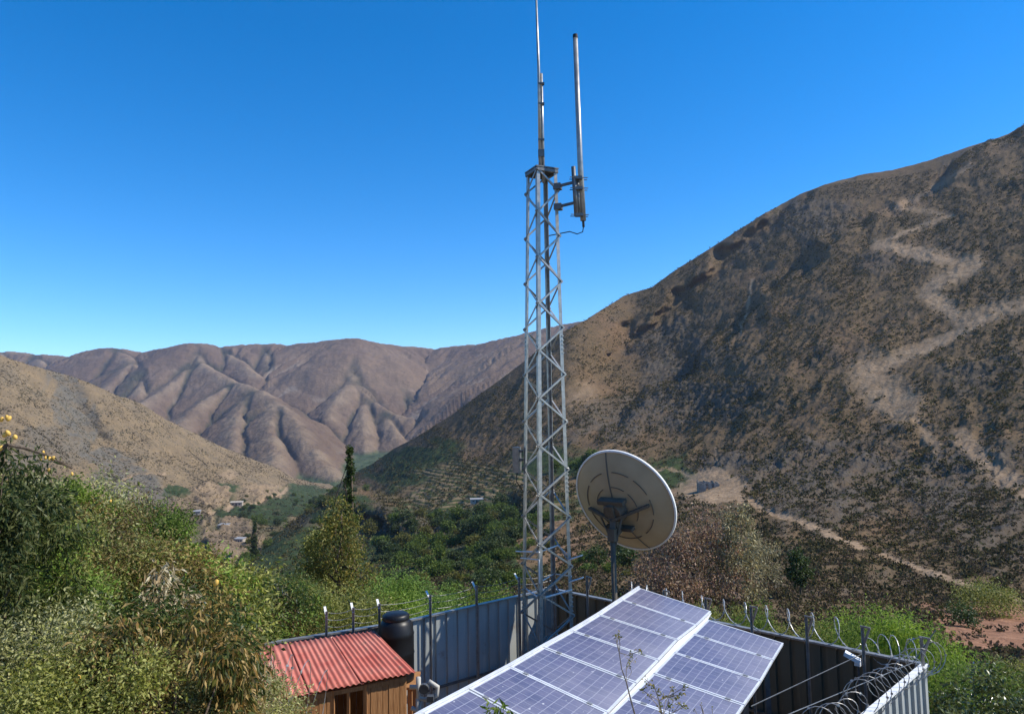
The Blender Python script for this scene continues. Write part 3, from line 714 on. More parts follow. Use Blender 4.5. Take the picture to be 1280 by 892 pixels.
coil('razor_wire', 'tangled razor wire coil on top of the sunlit outer wall at bottom right', C_RIGHT - df * 0.2 - nf * 0.05, C_FRONT + nf * 0.2, 0.30, 0.27, 0.16, 0.6, mat='galv', wr=0.0065)
coil('razor_wire', 'loose razor wire bundle piled at the corner where the two walls meet', TOP(1084, 813.6) + nr * 0.1, C_RIGHT + dr * 0.1, 0.25, 0.22, 0.10, 0.6, wr=0.008)
b = MB(C_RIGHT)                                                     # straight carrier wires with their corner strut
b.tube([C_RIGHT + UP * 0.62 + dr * 0.18, C_RIGHT + UP * 0.1 - nf * -0.1 + df * 0.35, C_FRONT + UP * 0.3 + nf * 0.55], 0.008, 5)
b.tube([C_RIGHT + UP * 0.10 + nf * 0.9 + df * 0.5, C_FRONT + UP * 0.32 + nf * 1.0], 0.008, 5)
tag(b.build('carrier_wire', MT['galv_dark']), 'two thick straight wires holding the tangled coil above the outer wall', 'wire', 'wire along the wall tops')

# ------------------------------------------------------------------ lattice tower
tc = P(682.4, 760, 16.6); BASE = tc * [1, 1, 0]
vt = P(677, 216, 1.0) - CAM; ht = np.hypot(vt[0], vt[1]); ZTOP = CAM[2] + vt[2] / ht * np.hypot(BASE[0], BASE[1])
HT = ZTOP
TXY = (CAM + vt * (BASE[1] / vt[1]))[:2]; LEAN = TXY - BASE[:2]
R0, R1 = 0.610, 0.385
ang = [math.radians(-90 - 19 - 90 * k) for k in range(4)]            # front, left, back, right
def leg_pt(k, z):
    f = z / HT; r = R0 + 0.06 + (R1 - R0 - 0.06) * f
    return np.array([BASE[0] + LEAN[0] * f + math.cos(ang[k]) * r, BASE[1] + math.sin(ang[k]) * r, z])
tower = empty('lattice_tower', BASE, 'tall galvanised steel lattice tower standing in the fenced compound', 'tower')
for k in range(4):
    c = np.array([BASE[0], BASE[1], 0]); n1 = unit(leg_pt((k + 1) % 4, 2) - leg_pt(k, 2)); n2_ = unit(leg_pt((k + 3) % 4, 2) - leg_pt(k, 2))
    b = MB(BASE); b.angle(leg_pt(k, 0), leg_pt(k, HT), 0.085, 0.010, n1, n2_)
    for z in (3.3, 6.0, 9.2):
        q = leg_pt(k, z)
        for dz in np.linspace(-0.2, 0.2, 5):
            b.box(q + UP * dz + (n1 + n2_) * 0.012, n1 * 0.028, n2_ * 0.028, UP * 0.012)
    b.build('leg', MT['galv'], tower)
bay = 1.10 / 2
for k in range(4):                                                  # zigzag lacing, one part for each face
    k2 = (k + 1) % 4; b = MB(BASE); z = 0.25; i = k
    nrm = unit((leg_pt(k, 3) + leg_pt(k2, 3)) / 2 - (BASE + UP * 3)); nrm[2] = 0
    while z < HT - 0.15:
        z2 = min(z + bay, HT - 0.02)
        a_, c_ = (leg_pt(k, z), leg_pt(k2, z2)) if i % 2 == 0 else (leg_pt(k2, z), leg_pt(k, z2))
        e = unit(c_ - a_); a_ = a_ - e * 0.03; c_ = c_ + e * 0.03
        off = 0.016 if i % 2 == 0 else 0.030
        b.angle(a_ + nrm * off, c_ + nrm * off, 0.040, 0.007, np.cross(e, nrm), -nrm)
        for q in (a_ + e * .04, c_ - e * .04): b.box(q + nrm * (off + 0.012), e * 0.012, np.cross(e, nrm) * 0.012, nrm * 0.012)
        z = z2 + 0.0; i += 1
    b.build('lacing', MT['galv'], tower)
b = MB(BASE)
for k in range(4): b.bar(leg_pt(k, HT - 0.02), leg_pt((k + 1) % 4, HT - 0.02), 0.07, 0.07)
b.build('top_frame', MT['galv_dark'], tower)
ex = unit(leg_pt(3, 5) - leg_pt(1, 5)) * [1, 1, 0]; ey = np.array([-ex[1], ex[0], 0])
b = MB(BASE); q = [leg_pt(k, HT + 0.035) for k in range(4)]; cen = BASE + UP * (HT + 0.035) + np.array([LEAN[0], 0, 0])
q = [cen + (p - cen) * 1.12 for p in q]
b.add([p for p in q] + [p + UP * 0.03 for p in q], [[0, 1, 2, 3], [7, 6, 5, 4], [0, 4, 5, 1], [1, 5, 6, 2], [2, 6, 7, 3], [3, 7, 4, 0]])
b.build('top_plate', MT['galv_dark'], tower)
b = MB(BASE)                                                        # cables tied down the left leg
for off, sd in ((0.01, 1), (0.035, 2)):
    b.tube([leg_pt(1, z) + ex * 0.02 + ey * (0.05 + off) + np.array([math.sin(z * 3 + sd) * 0.012, math.cos(z * 2.3 + sd) * 0.012, 0]) for z in np.linspace(0.2, HT - 1.0, 40)], 0.009, 5)
b.build('feed_cable', MT['black'], tower)
b = MB(BASE)                                                        # cables looping through the frame, low down
zc = P(682, 697, 16.6)[2]
b.tube([leg_pt(1, zc + .1) - ex * 0.18, leg_pt(1, zc + .1), leg_pt(0, zc + 0.22), leg_pt(3, zc + 0.28) - ex * 0.3, leg_pt(3, zc + 0.05) - ex * 0.05], 0.018, 6)
b.tube([leg_pt(1, zc - .05) - ex * 0.05, leg_pt(0, zc + 0.05) , leg_pt(0, zc - 0.45), leg_pt(2, zc - 0.5), leg_pt(3, zc - 0.4)], 0.016, 6)
b.tube([leg_pt(1, zc - .75) + ey * .1, leg_pt(0, zc - .82) + ey * .1, leg_pt(3, zc - .7)], 0.022, 6)
b.build('cable_loop', MT['white_metal'], tower)
for dy in (0, 1):                                                   # two pale stand-off arms at the right leg
    a_ = leg_pt(3, P(712, 698 + 27 * dy, 16.6)[2]); b = MB(BASE)
    e = unit(ex * 0.9 + ey * -0.1 + UP * 0.38); b.bar(a_ - ex * .05, a_ + e * 0.30, 0.11, 0.02, np.cross(e, ey)); b.build('stand_off_arm', MT['white_metal'], tower)

# whip antenna on top
mt = HT + 0.06
def zat(px, py, xy):
    v = P(px, py, 1.0) - CAM; return CAM[2] + v[2] / np.hypot(v[0], v[1]) * np.hypot(xy[0], xy[1])
mxy = TXY + np.array([0.0, 0.0])
def at_y(px, py, y):
    v = P(px, py, 1.0) - CAM; return CAM + v * (y / v[1])
m_top, m_mid = at_y(669, -40, mxy[1]), at_y(673.5, 92, mxy[1])
mast = empty('whip_antenna', (mxy[0], mxy[1], mt), 'slender whip antenna with a double lower pipe on top of the tower', 'antenna')
b = MB(mast.location); b.tube([(mxy[0] - 0.03, mxy[1], mt), m_mid, m_top], [0.042, 0.036, 0.018], 10); b.build('rod', MT['galv'], mast, True)
b = MB(mast.location); b.tube([(mxy[0] + 0.045, mxy[1] + 0.02, mt - 0.3), m_mid + np.array([0.06, 0.02, 0])], 0.036, 10); b.build('support_pipe', MT['galv'], mast, True)
for py in (105, 130, 175, 192):
    b = MB(mast.location); q = at_y(675.5, py, mxy[1]); b.box(q + np.array([.02, 0, 0]), (0.075, 0, 0), (0, 0.05, 0), (0, 0, 0.02 if py < 185 else 0.09)); b.build('clamp', MT['galv_dark'], mast)

# side antenna carried on two arms
def at_leg(px, py, dx): return None
axy = (P(724, 150, 16.6) - CAM); k_ = 16.75 / axy[1]; axy = (CAM + axy * k_)[:2]
pxy = (P(719, 240, 1.0) - CAM); pxy = (CAM + pxy * (16.6 / pxy[1]))[:2]
za = lambda py: zat(724, py, axy)
ant = empty('side_antenna', (axy[0], axy[1], za(280)), 'thick grey tube antenna clamped on arms beside the tower top', 'antenna')
lean = np.array([-0.02, 0, 0])
b = MB(ant.location); b.tube([(axy[0] + 0.03, axy[1], za(276)), at_y(725, 200, axy[1]), at_y(719, 46, axy[1])], [0.068, 0.066, 0.058], 14); b.build('radome', MT['galv'], ant, True)
b = MB(ant.location); b.tube([at_y(719.2, 48, axy[1]), at_y(719, 43.5, axy[1])], [0.066, 0.06], 12); b.build('end_cap', MT['black'], ant)
b = MB(ant.location); b.tube([(pxy[0] + 0.01, pxy[1], za(272)), (pxy[0] - 0.03, pxy[1], za(211))], 0.05, 10)
b.tube([(pxy[0] + 0.075, pxy[1] + .06, za(271)), (pxy[0] + 0.06, pxy[1] + .06, za(223))], 0.045, 10); b.build('mount_pipe', MT['galv_dark'], ant, True)
for py in (225, 238, 271):
    b = MB(ant.location)
    for dy in (-0.07, 0.09): b.tube([(pxy[0] - 0.12, pxy[1] + dy, za(py)), (axy[0] + 0.15, axy[1] + dy - .05, za(py) + 0.01)], 0.011, 5)
    b.box(((pxy[0] + axy[0]) / 2, pxy[1], za(py)), (0.09, 0, 0), (0, 0.06, 0), (0, 0, 0.035)); b.build('clamp', MT['galv_dark'], ant)
for py in (231, 256.5):
    z = za(py); q = leg_pt(3, z); b = MB(ant.location)
    b.bar(q - ex * 0.08, np.array([pxy[0], pxy[1], z + 0.02]), 0.06, 0.055)
    b.box(q, ex * 0.09, ey * 0.09, UP * 0.07); b.build('arm', MT['galv_dark'], ant)
b = MB(ant.location); b.tube([(axy[0] + 0.03, axy[1], za(276)), (axy[0] + 0.035, axy[1], za(284))], 0.03, 8)
pts = [np.array([axy[0] + 0.035, axy[1], za(283)]), np.array([axy[0] + 0.01, axy[1], za(290)]), np.array([axy[0] - 0.12, axy[1], za(292.5)]), np.array([axy[0] - 0.3, axy[1] - .05, za(290)]), leg_pt(2, za(286)), leg_pt(2, za(300)), leg_pt(2, za(420))]
b.tube(pts, 0.013, 6); b.build('feed_cable', MT['black'], ant)

# small radio box on the left leg
zr = zat(650, 575, BASE); q = leg_pt(1, zr)
rb = empty('radio_unit', q - ex * 0.12, 'small weathered radio box strapped to the left leg of the tower', 'radio')
b = MB(rb.location); b.box(q - ex * 0.17 + ey * 0.0, ex * 0.075, ey * 0.10, UP * 0.30); b.build('housing', MT['galv'], rb)
b = MB(rb.location); b.box(q - ex * 0.07, ex * 0.05, ey * 0.06, UP * 0.03); b.build('bracket', MT['galv_dark'], rb); b = MB(rb.location); b.box(q - ex * 0.07 + UP * .2, ex * 0.05, ey * 0.06, UP * 0.03); b.build('bracket', MT['galv_dark'], rb)
b = MB(rb.location); b.tube([q - ex * 0.17 - UP * .3, q - ex * 0.2 - UP * .5, q - ex * 0.02 - UP * .75], 0.012, 6); b.build('feed_cable', MT['black'], rb)

# ------------------------------------------------------------------ satellite dish
dc = P(780, 626, 17.0); los = unit(dc - CAM)
rgt = unit(_R - los * np.dot(_R, los)); upv = unit(np.cross(rgt, los))
axis = unit(0.735 * los + 0.68 * (0.70 * rgt + 0.71 * upv))
RD = 150.5 / 4.461 * 16.0 * 1.0 / FPX * 2.0 * 1.0                    # rim radius from the picture's major semi-axis
RD = (291 / 4.461) * np.linalg.norm(dc - CAM) / FPX
DEP = RD * 0.30
dxv = unit(np.cross(axis, UP)); dyv = np.cross(dxv, axis)            # dish frame: across, up the face
if dyv[2] < 0: dxv, dyv = -dxv, -dyv
dcen = dc                                                            # rim plane centre
dish = empty('satellite_dish', dcen * [1, 1, 0] + UP * 0, 'large cream satellite dish seen from behind on a pole coloured dark for its shadow', 'satellite dish')
OD = np.array(dish.location)
def back(r, ph, off=0.0):
    h = -DEP * (1 - (r / RD) ** 2) - off
    return dcen + axis * h + r * (math.cos(ph) * dxv + math.sin(ph) * dyv)
b = MB(OD); prof = [(r, -DEP * (1 - (r / RD) ** 2)) for r in np.linspace(0.0001, RD, 22)]
prof += [(RD + 0.03, 0.0), (RD + 0.03, 0.03), (RD, 0.035)] + [(r, -DEP * (1 - (r / RD) ** 2) + 0.035) for r in np.linspace(RD, 0.0001, 22)[1:]]
b.lathe(prof, dcen, axis, 72); b.build('reflector', MT['dish'], dish, True)
b = MB(OD); b.lathe([(RD + 0.005, -0.012), (RD + 0.04, -0.012), (RD + 0.045, 0.04), (RD - 0.005, 0.045), (RD + 0.005, -0.012)], dcen, axis, 72); b.build('rim', MT['white_metal'], dish, True)
b = MB(OD)
for rr, arcs in ((0.68, [(-2.9, -2.2), (-1.95, -1.1), (-0.9, -0.35), (-0.2, 0.25), (0.4, 0.9), (1.05, 1.55), (1.9, 2.4), (2.55, 3.2)]), (0.42, [(-2.7, -2.0), (-1.7, -1.0), (-.6, -0.1), (0.15, 0.8), (1.0, 1.7), (2.1, 3.0)])):
    for a0, a1 in arcs: b.tube([back(RD * rr, t, 0.015) for t in np.linspace(a0, a1, 12)], 0.010, 6)
b.build('ring_stiffener', MT['dish_mid'], dish)
b = MB(OD); b.tube([back(r, math.pi / 2 + 0.12, 0.01) for r in np.linspace(0.2 * RD, RD, 10)], 0.016, 5); b.build('seam', MT['dish_mid'], dish); b = MB(OD); b.tube([back(r, -math.pi / 2 + 0.3, 0.01) for r in np.linspace(0.45 * RD, RD, 10)], 0.012, 5); b.build('seam', MT['dish_mid'], dish)
hub = back(0.05, -1.57, 0.16)
b = MB(OD); b.lathe([(0.02, -0.06), (0.22, -0.06), (0.30, 0.08), (0.30, 0.16)], back(0.0001, 0, 0.16), axis, 24)
b.box(back(0.2 * RD, 1.57, 0.12), dxv * 0.34, dyv * 0.05, axis * 0.10); b.box(back(0.36 * RD, -1.57, 0.10), dxv * 0.36, dyv * 0.04, axis * 0.08)
b.box(hub - axis * 0.02 - dyv * 0.1, dxv * 0.09, dyv * 0.36, axis * 0.10); b.build('hub', MT['dish_shade'], dish)
b = MB(OD); c0 = back(0.66 * RD, math.pi + 0.12, 0.06); c1 = hub - axis * 0.12 - dyv * 0.08; c2 = back(0.66 * RD, 0.12, 0.06)
b.bar(c0, c1, 0.06, 0.09, axis); b.bar(c1, c2, 0.06, 0.09, axis); b.build('cross_brace', MT['dish_shade'], dish)
ptop = PL(766, 668, hub - axis * 0.20, _F)
ppos = np.array([ptop[0], ptop[1], 0.0])
b = MB(OD); b.tube([ppos, ppos + UP * (ptop[2] + 0.12)], 0.062, 16); b.box(ppos + UP * 0.02, (0.25, 0, 0), (0, 0.25, 0), (0, 0, 0.02)); b.build('pole', MT['dish_shade'], dish, True)  # dark colour stands in for the dish's shadow on the pole
b = MB(OD); b.bar(ptop + UP * 0.0, hub, 0.13, 0.12); b.bar(ptop - UP * 0.25, back(0.36 * RD, -1.57, 0.1), 0.05, 0.05); b.bar(ptop - UP * .3 + dxv * .05, back(0.45 * RD, 3.6, .05), .035, .035); b.bar(ptop - UP * .3 + dxv * .05, back(0.25 * RD, 0.5, .05), .035, .035)
b.box(ptop, dxv * .09, unit(np.cross(dxv, UP)) * .09, UP * .14); b.build('mount', MT['dish_shade'], dish)
fp = dcen + axis * (RD * 0.82)
b = MB(OD)
for t in (-1.57, 0.5, 2.6): b.tube([dcen + RD * 0.97 * (math.cos(t) * dxv + math.sin(t) * dyv), fp], 0.018, 6)
b.build('feed_strut', MT['galv'], dish)
b = MB(OD); b.tube([fp - axis * 0.12, fp - axis * 0.02, fp + axis * 0.22], [0.09, 0.06, 0.06], 12); b.build('feed_horn', MT['white_metal'], dish, True)

# ------------------------------------------------------------------ solar arrays
PT = CAM + 2.5 * _R - 4.53 * _U + 14.06 * _F
PN = unit(0.161 * _R + 0.987 * _U - 0.014 * _F)
Lp = [(799.2, 734.2), (776.6, 749), (748, 768), (714.9, 788.2), (678.5, 808.4), (636.5, 832.8), (585.1, 860.7), (528.2, 890.8)]
Rp = [(889.7, 763.8), (871.4, 781.4), (847.5, 799.8), (824.0, 825.2), (796.3, 853.6), (760.8, 890.8)]
Ap = [(884.1, 773.9), (865.6, 791.9), (841.2, 814.8), (815.5, 841), (782.7, 872.2)]
Bp = [(980.5, 803.6), (967.6, 824.9), (952.5, 851.3), (931.6, 881.2)]
pl = lambda q: PL(q[0], q[1], PT, PN)
GL = [pl(q) for q in Lp]; GR = [pl(q) for q in Rp]; GA = [pl(q) for q in Ap]; GB = [pl(q) for q in Bp]
stp = np.mean([GL[i + 1] - GL[i] for i in range(7)], 0)
GR += [GR[-1] + stp, GR[-1] + 2 * stp]; GL.append(GL[-1] + stp); GR.append(GR[-1] + stp)
while len(GA) < 8: GA.append(GA[-1] + stp)
while len(GB) < 8: GB.append(GB[-1] + stp)
def solar_array(label, E0, E1, flash=None):
    k = len(E0) - 1; base = (E0[0] + E1[0] + E0[-1] + E1[-1]) / 4 * [1, 1, 0]
    root = empty('solar_array', base, label, 'solar panels', 'solar arrays')
    for i in range(k):
        a_, b_, c_, d_ = E0[i], E1[i], E1[i + 1], E0[i + 1]
        cen = (a_ + b_ + c_ + d_) / 4
        def ins(p, m):                                              # inset each corner along both sides
            return p
        u1, u2 = unit(b_ - a_), unit(c_ - d_); w1, w2 = unit(d_ - a_), unit(c_ - b_); g = 0.012; fr = 0.030
        o4 = [a_ + u1 * g + w1 * g, b_ - u1 * g + w2 * g, c_ - u2 * g - w2 * g, d_ + u2 * g - w1 * g]
        i4 = [a_ + u1 * (g + fr) + w1 * (g + fr), b_ - u1 * (g + fr) + w2 * (g + fr), c_ - u2 * (g + fr) - w2 * (g + fr), d_ + u2 * (g + fr) - w1 * (g + fr)]
        lift = PN * rng.uniform(-0.004, 0.004)
        me = np.array([p + lift - base for p in i4])
        po = raw_mesh('panel', me, np.array([[0, 3, 2, 1]]), MT['pv'], root, uv=[(0, 0), (0, 1), (1, 1), (1, 0)])
        b = MB(base)
        th = PN * 0.04
        Vv = [p + lift + PN * 0.006 for p in o4] + [p + lift + PN * 0.006 for p in i4] + [p + lift - th for p in o4] + [p + lift - th for p in i4] 
        Fq = []
        for j in range(4):
            n_ = (j + 1) % 4
            Fq += [[j, n_, n_ + 4, j + 4], [j, j + 8, n_ + 8, n_], [j + 4, n_ + 4, n_ + 12, j + 12], [j + 8, j + 12, n_ + 12, n_ + 8]]
        b.add(Vv, Fq); fo = b.build('frame', MT['alu'], po)
        fo.parent = po
        b = MB(base); cs = [p + lift - PN * 0.012 for p in i4]; b.add(cs, [[0, 1, 2, 3]]); b.build('backsheet', MT['galv_dark'], po)
    for i in range(1, k):
        for f in (0.18, 0.82):
            p = E0[i] * (1 - f) + E1[i] * f; u = unit(E1[i] - E0[i]); b = MB(base); b.box(p + PN * 0.012, u * 0.035, unit(stp) * 0.022, PN * 0.008); b.build('clamp', MT['galv'], root)
    b = MB(base)                                                    # rails under the panels
    for f in (0.18, 0.82):
        p0 = E0[0] * (1 - f) + E1[0] * f - PN * 0.075; p1 = E0[-1] * (1 - f) + E1[-1] * f - PN * 0.075; b.bar(p0, p1, 0.05, 0.06, PN)
    b.build('rail', MT['alu'], root)
    for i in (0, 2, 4, 6):
        if i >= len(E0): break
        for f in (0.18, 0.82):
            p = E0[i] * (1 - f) + E1[i] * f - PN * 0.11 + unit(stp) * (0.3 if i == 0 else 0); b = MB(base); b.bar(p * [1, 1, 0], p, 0.08, 0.08, (0, 1, 0)); b.build('support_post', MT['galv_dark'], root)
    return root, base
ar1, ab1 = solar_array('dusty blue solar array with the longer row of panels, nearer the tower', GL, GR)
ar2, ab2 = solar_array('bluer solar array with the shorter row of panels, nearer the dark wall', GA, GB)
b = MB(ab1)                                                         # bright flashing strip between the two rows
for i in range(len(GA) - 1):
    q = [GR[i] - PN * .02, GA[i] - PN * 0.02, GA[i + 1] - PN * 0.02, GR[i + 1] - PN * .02]
    b.add(q + [p - PN * 0.02 for p in q], [[0, 1, 2, 3], [7, 6, 5, 4], [0, 4, 5, 1], [3, 2, 6, 7]])
b.build('flashing', MT['white_metal'], ar1)
b = MB(ab1); a0, a1 = GL[0] + PN * 0.0, GL[-1] + PN * 0.0; sd = unit(GR[0] - GL[0])
[b.bar(GL[i] - sd * 0.012, GL[i + 1] - sd * 0.012, 0.032, 0.06, PN) for i in range(len(GL) - 1)]; b.build('edge_trim', MT['alu'], ar1)

# ------------------------------------------------------------------ wooden shed with its red roof
EV = [(392, 864.5), (519.5, 841.0)]                                  # eave ends
BK = [(358, 800.5), (470, 787.5)]
e0, e1 = PZ(318, 880, 2.72), PZ(519.5, 841.0, 2.72)
b0, b1 = PZ(300, 811, 3.16), PZ(468, 789.5, 3.16)
shed = empty('wooden_shed', (e0 + e1 + b0 + b1) / 4 * [1, 1, 0], 'small wooden shed with a red corrugated iron roof against the wall', 'shed')
OS = np.array(shed.location)
def corr(p00, p01, p10, p11, n, amp, lift):
    """corrugated sheet: p00-p01 along the eave, p10-p11 along the back"""
    nn = unit(np.cross(p01 - p00, p10 - p00)); nn = nn if nn[2] > 0 else -nn
    us = np.linspace(0, 1, n * 8 + 1); vs_ = np.linspace(0, 1, 7); Vv = []
    for v in vs_:
        for u in us:
            p = (p00 * (1 - u) + p01 * u) * (1 - v) + (p10 * (1 - u) + p11 * u) * v
            Vv.append(p + nn * (amp * math.sin(2 * math.pi * n * u) + lift + 0.012 * perlin(np.array([u * 3.3 + lift * 90]), np.array([v * 2.0]), 5)[0]) - OS)
    m = len(us)
    Fq = np.array([[i * m + k, i * m + k + 1, (i + 1) * m + k + 1, (i + 1) * m + k] for i in range(6) for k in range(m - 1)])
    return np.array(Vv), Fq
lerp = lambda a_, b_, t: a_ + (b_ - a_) * t
cuts = [(0.0, 0.335, 8), (0.32, 0.655, 9), (0.64, 1.0, 10)]
for i, (t0, t1, n) in enumerate(cuts):
    sl_ = 0.02 * i
    Vv, Fq = corr(lerp(e0, e1, t0), lerp(e0, e1, t1), lerp(b0, b1, t0 * 0.985 + .03 * (i > 0)), lerp(b0, b1, t1 + (.03 if i < 2 else 0)), n, 0.016, 0.012 * i)
    ro = raw_mesh('roof_sheet', Vv, Fq, MT['roof'], shed, True)
    md = ro.modifiers.new('thickness', 'SOLIDIFY'); md.thickness = 0.004
# walls of planks under the roof
f0, f1 = lerp(e0, e1, 0.05), lerp(e0, e1, 0.955); g0, g1 = lerp(b0, b1, 0.05), lerp(b0, b1, 0.95)
f0, f1, g0, g1 = [lerp(p, q, 0.08) for p, q in ((f0, b0), (f1, b1), (g0, e0), (g1, e1))]
def planks(A, B, z0, z1a, z1b, wd, name, seed):
    A = A * [1, 1, 0]; B = B * [1, 1, 0]; d = unit(B - A); L = np.linalg.norm(B - A); n = np.array([-d[1], d[0], 0]); b = MB(OS); r3 = random.Random(seed); s = 0
    while s < L - 0.02:
        w = min(wd * r3.uniform(.85, 1.15), L - s); f = (s + w / 2) / L; zt = z1a + (z1b - z1a) * f
        b.box(A + d * (s + w / 2) + n * r3.uniform(-.006, .006) + UP * (z0 + zt) / 2, d * (w / 2 - .004), n * 0.012, UP * (zt - z0) / 2); s += w
    return b.build(name, MT['wood'], shed)
zf, zb = 2.66, 3.06
planks(lerp(f0, f1, .70), f1, 0, zf, zf, 0.11, 'front_wall', 1)
planks(f0, lerp(f0, f1, .47), 0, zf, zf, 0.12, 'front_wall', 2)
planks(f1, g1, 0, zf, zb, 0.12, 'side_wall', 3)
planks(g0, g1, 0, zb, zb, 0.12, 'back_wall', 4)
b = MB(OS)
for t in (0.47, 0.70): 
    p = lerp(f0, f1, t) * [1, 1, 0]; b.bar(p, p + UP * zf, 0.07, 0.07, (0, 1, 0))
p = lerp(f0, f1, .58) * [1, 1, 0]; b.bar(p + UP * .9, p + UP * zf, 0.05, 0.05, (0, 1, 0))
b.bar(lerp(f0, f1, .0) * [1, 1, 0] + UP * (zf - .05), f1 * [1, 1, 0] + UP * (zf - .05), .06, .08)
b.build('door_frame', MT['wood'], shed)

# ------------------------------------------------------------------ black tank, its stand, pipes
tk = P(495, 800, 15.0); tz0, tz1 = P(497, 832, 15.0)[2], P(495, 766, 15.0)[2]
tank = empty('water_tank', (tk[0], tk[1], tz0 - 0.25), 'black plastic water tank with a domed lid beside the red roof', 'tank')
rt = 0.365
b = MB(tank.location); hh = tz1 - tz0 + 0.25
b.lathe([(0.001, 0), (rt, 0), (rt * 1.02, 0.05), (rt * 1.02, hh * .38), (rt * 1.05, hh * .40), (rt * 1.02, hh * .43), (rt * 1.02, hh * .66), (rt * 1.04, hh * .69), (rt, hh * .72), (rt * .93, hh * .84), (rt * .72, hh * .91), (rt * .6, hh * .92)], tank.location, UP, 40)
b.build('body', MT['black'], tank, True)
b = MB(tank.location); b.lathe([(rt * .76, hh * .905), (rt * .78, hh * .965), (rt * .6, hh * .995), (0.001, hh)], tank.location, UP, 32); b.build('lid', MT['black'], tank, True)
st = empty('tank_stand', (tk[0], tk[1], 0), 'rough stand of planks carrying the black tank', 'stand')
b = MB(st.location)
for sx in (-1, 1):
    for sy in (-1, 1): b.bar((tk[0] + sx * .33, tk[1] + sy * .33, 0), (tk[0] + sx * .33, tk[1] + sy * .33, tz0 - .31), .09, .09, (0, 1, 0))
b.build('leg', MT['wood'], st)
b = MB(st.location); b.box((tk[0], tk[1], tz0 - .28), (.45, 0, 0), (0, .45, 0), (0, 0, .025)); b.build('deck', MT['wood'], st)
bq = [PZ(512, 824, 1.95), PZ(527, 817.5, 1.95), PZ(549, 829, 1.95), PZ(519, 838, 1.95)]
bc = sum(bq) / 4
bench = empty('slab_bench', bc * [1, 1, 0], 'low masonry block topped with pale slabs between shed and wall', 'bench')
b = MB(bench.location); th = UP * .05
b.add(bq + [p - th for p in bq], [[0, 1, 2, 3], [7, 6, 5, 4], [0, 4, 5, 1], [1, 5, 6, 2], [2, 6, 7, 3], [3, 7, 4, 0]]); b.build('slab', MT['concrete'], bench)
b = MB(bench.location)
iq = [lerp(p, bc, .12) for p in bq]
for p in iq: b.bar(p * [1, 1, 0], p - th, .10, .10, (0, 1, 0))
b.add([p * [1, 1, 0] for p in (iq[0], iq[1], iq[2])] + [p - th for p in (iq[0], iq[1], iq[2])], [[0, 1, 4, 3], [1, 2, 5, 4]]); b.build('leg', MT['galv_dark'], bench)
b = MB(bench.location); p0, p1 = iq[2], lerp(iq[2], iq[1], .5); b.box((p0 + p1) / 2 - UP * .35, (p1 - p0) / 2, unit(np.cross(p1 - p0, UP)) * .02 * 1.0 + 0 * UP, UP * .28); b.build('cloth', MT['rust_cloth'], bench)
pp = P(528, 862, 13.4)
pipe = empty('pipework', pp * [1, 1, 0], 'tangle of pale water pipes and valves beside the shed', 'pipes')
b = MB(pipe.location); Q = lambda x, y, d=13.4: P(x, y, d)
b.tube([Q(523, 846), Q(523, 872), Q(535, 874), Q(546, 868), Q(547, 858), Q(536, 851)], .045, 8)
b.tube([Q(512, 858), Q(528, 858), Q(534, 862)], .04, 8); b.tube([Q(514, 884), Q(530, 892), Q(540, 900)], .04, 8); b.tube([Q(523, 872), Q(523, 910)], .05, 8); b.build('pipe', MT['concrete'], pipe, True)
b = MB(pipe.location); b.lathe([(.001, -.04), (.09, -.04), (.09, .04), (.001, .04)], Q(530, 860, 13.3), _F, 14); b.box(Q(538, 872, 13.3), _R * .06, _F * .05, UP * .05); b.build('valve', MT['galv_dark'], pipe)

# floodlight by the shaded wall
fl = P(1078, 815, np.dot(C_RIGHT * .45 + C_BACK * .55 - CAM, _F) * 0 + 13.2)
q = TOP(1079, 812.6) * [1, 1, 0] + nr * .30
lamp = empty('floodlight', q, 'small white floodlight on a thin pipe by the shaded wall', 'lamp')
zl = ZT - 0.02
b = MB(lamp.location); b.tube([q + UP * 0, q + UP * (zl - .12)], .018, 8); b.build('pole', MT['galv_dark'], lamp)
e = unit(-dr * .9 + nr * .25 + UP * .45)
b = MB(lamp.location); b.box(q + UP * (zl - .08) + e * .10, e * .14, unit(np.cross(e, UP)) * .08, unit(np.cross(np.cross(e, UP), e)) * .035); b.build('lamp_head', MT['white_metal'], lamp)
b = MB(lamp.location); b.box(q + UP * (zl - .13), dr * .05, nr * .05, UP * .04); b.build('bracket', MT['white_metal'], lamp)

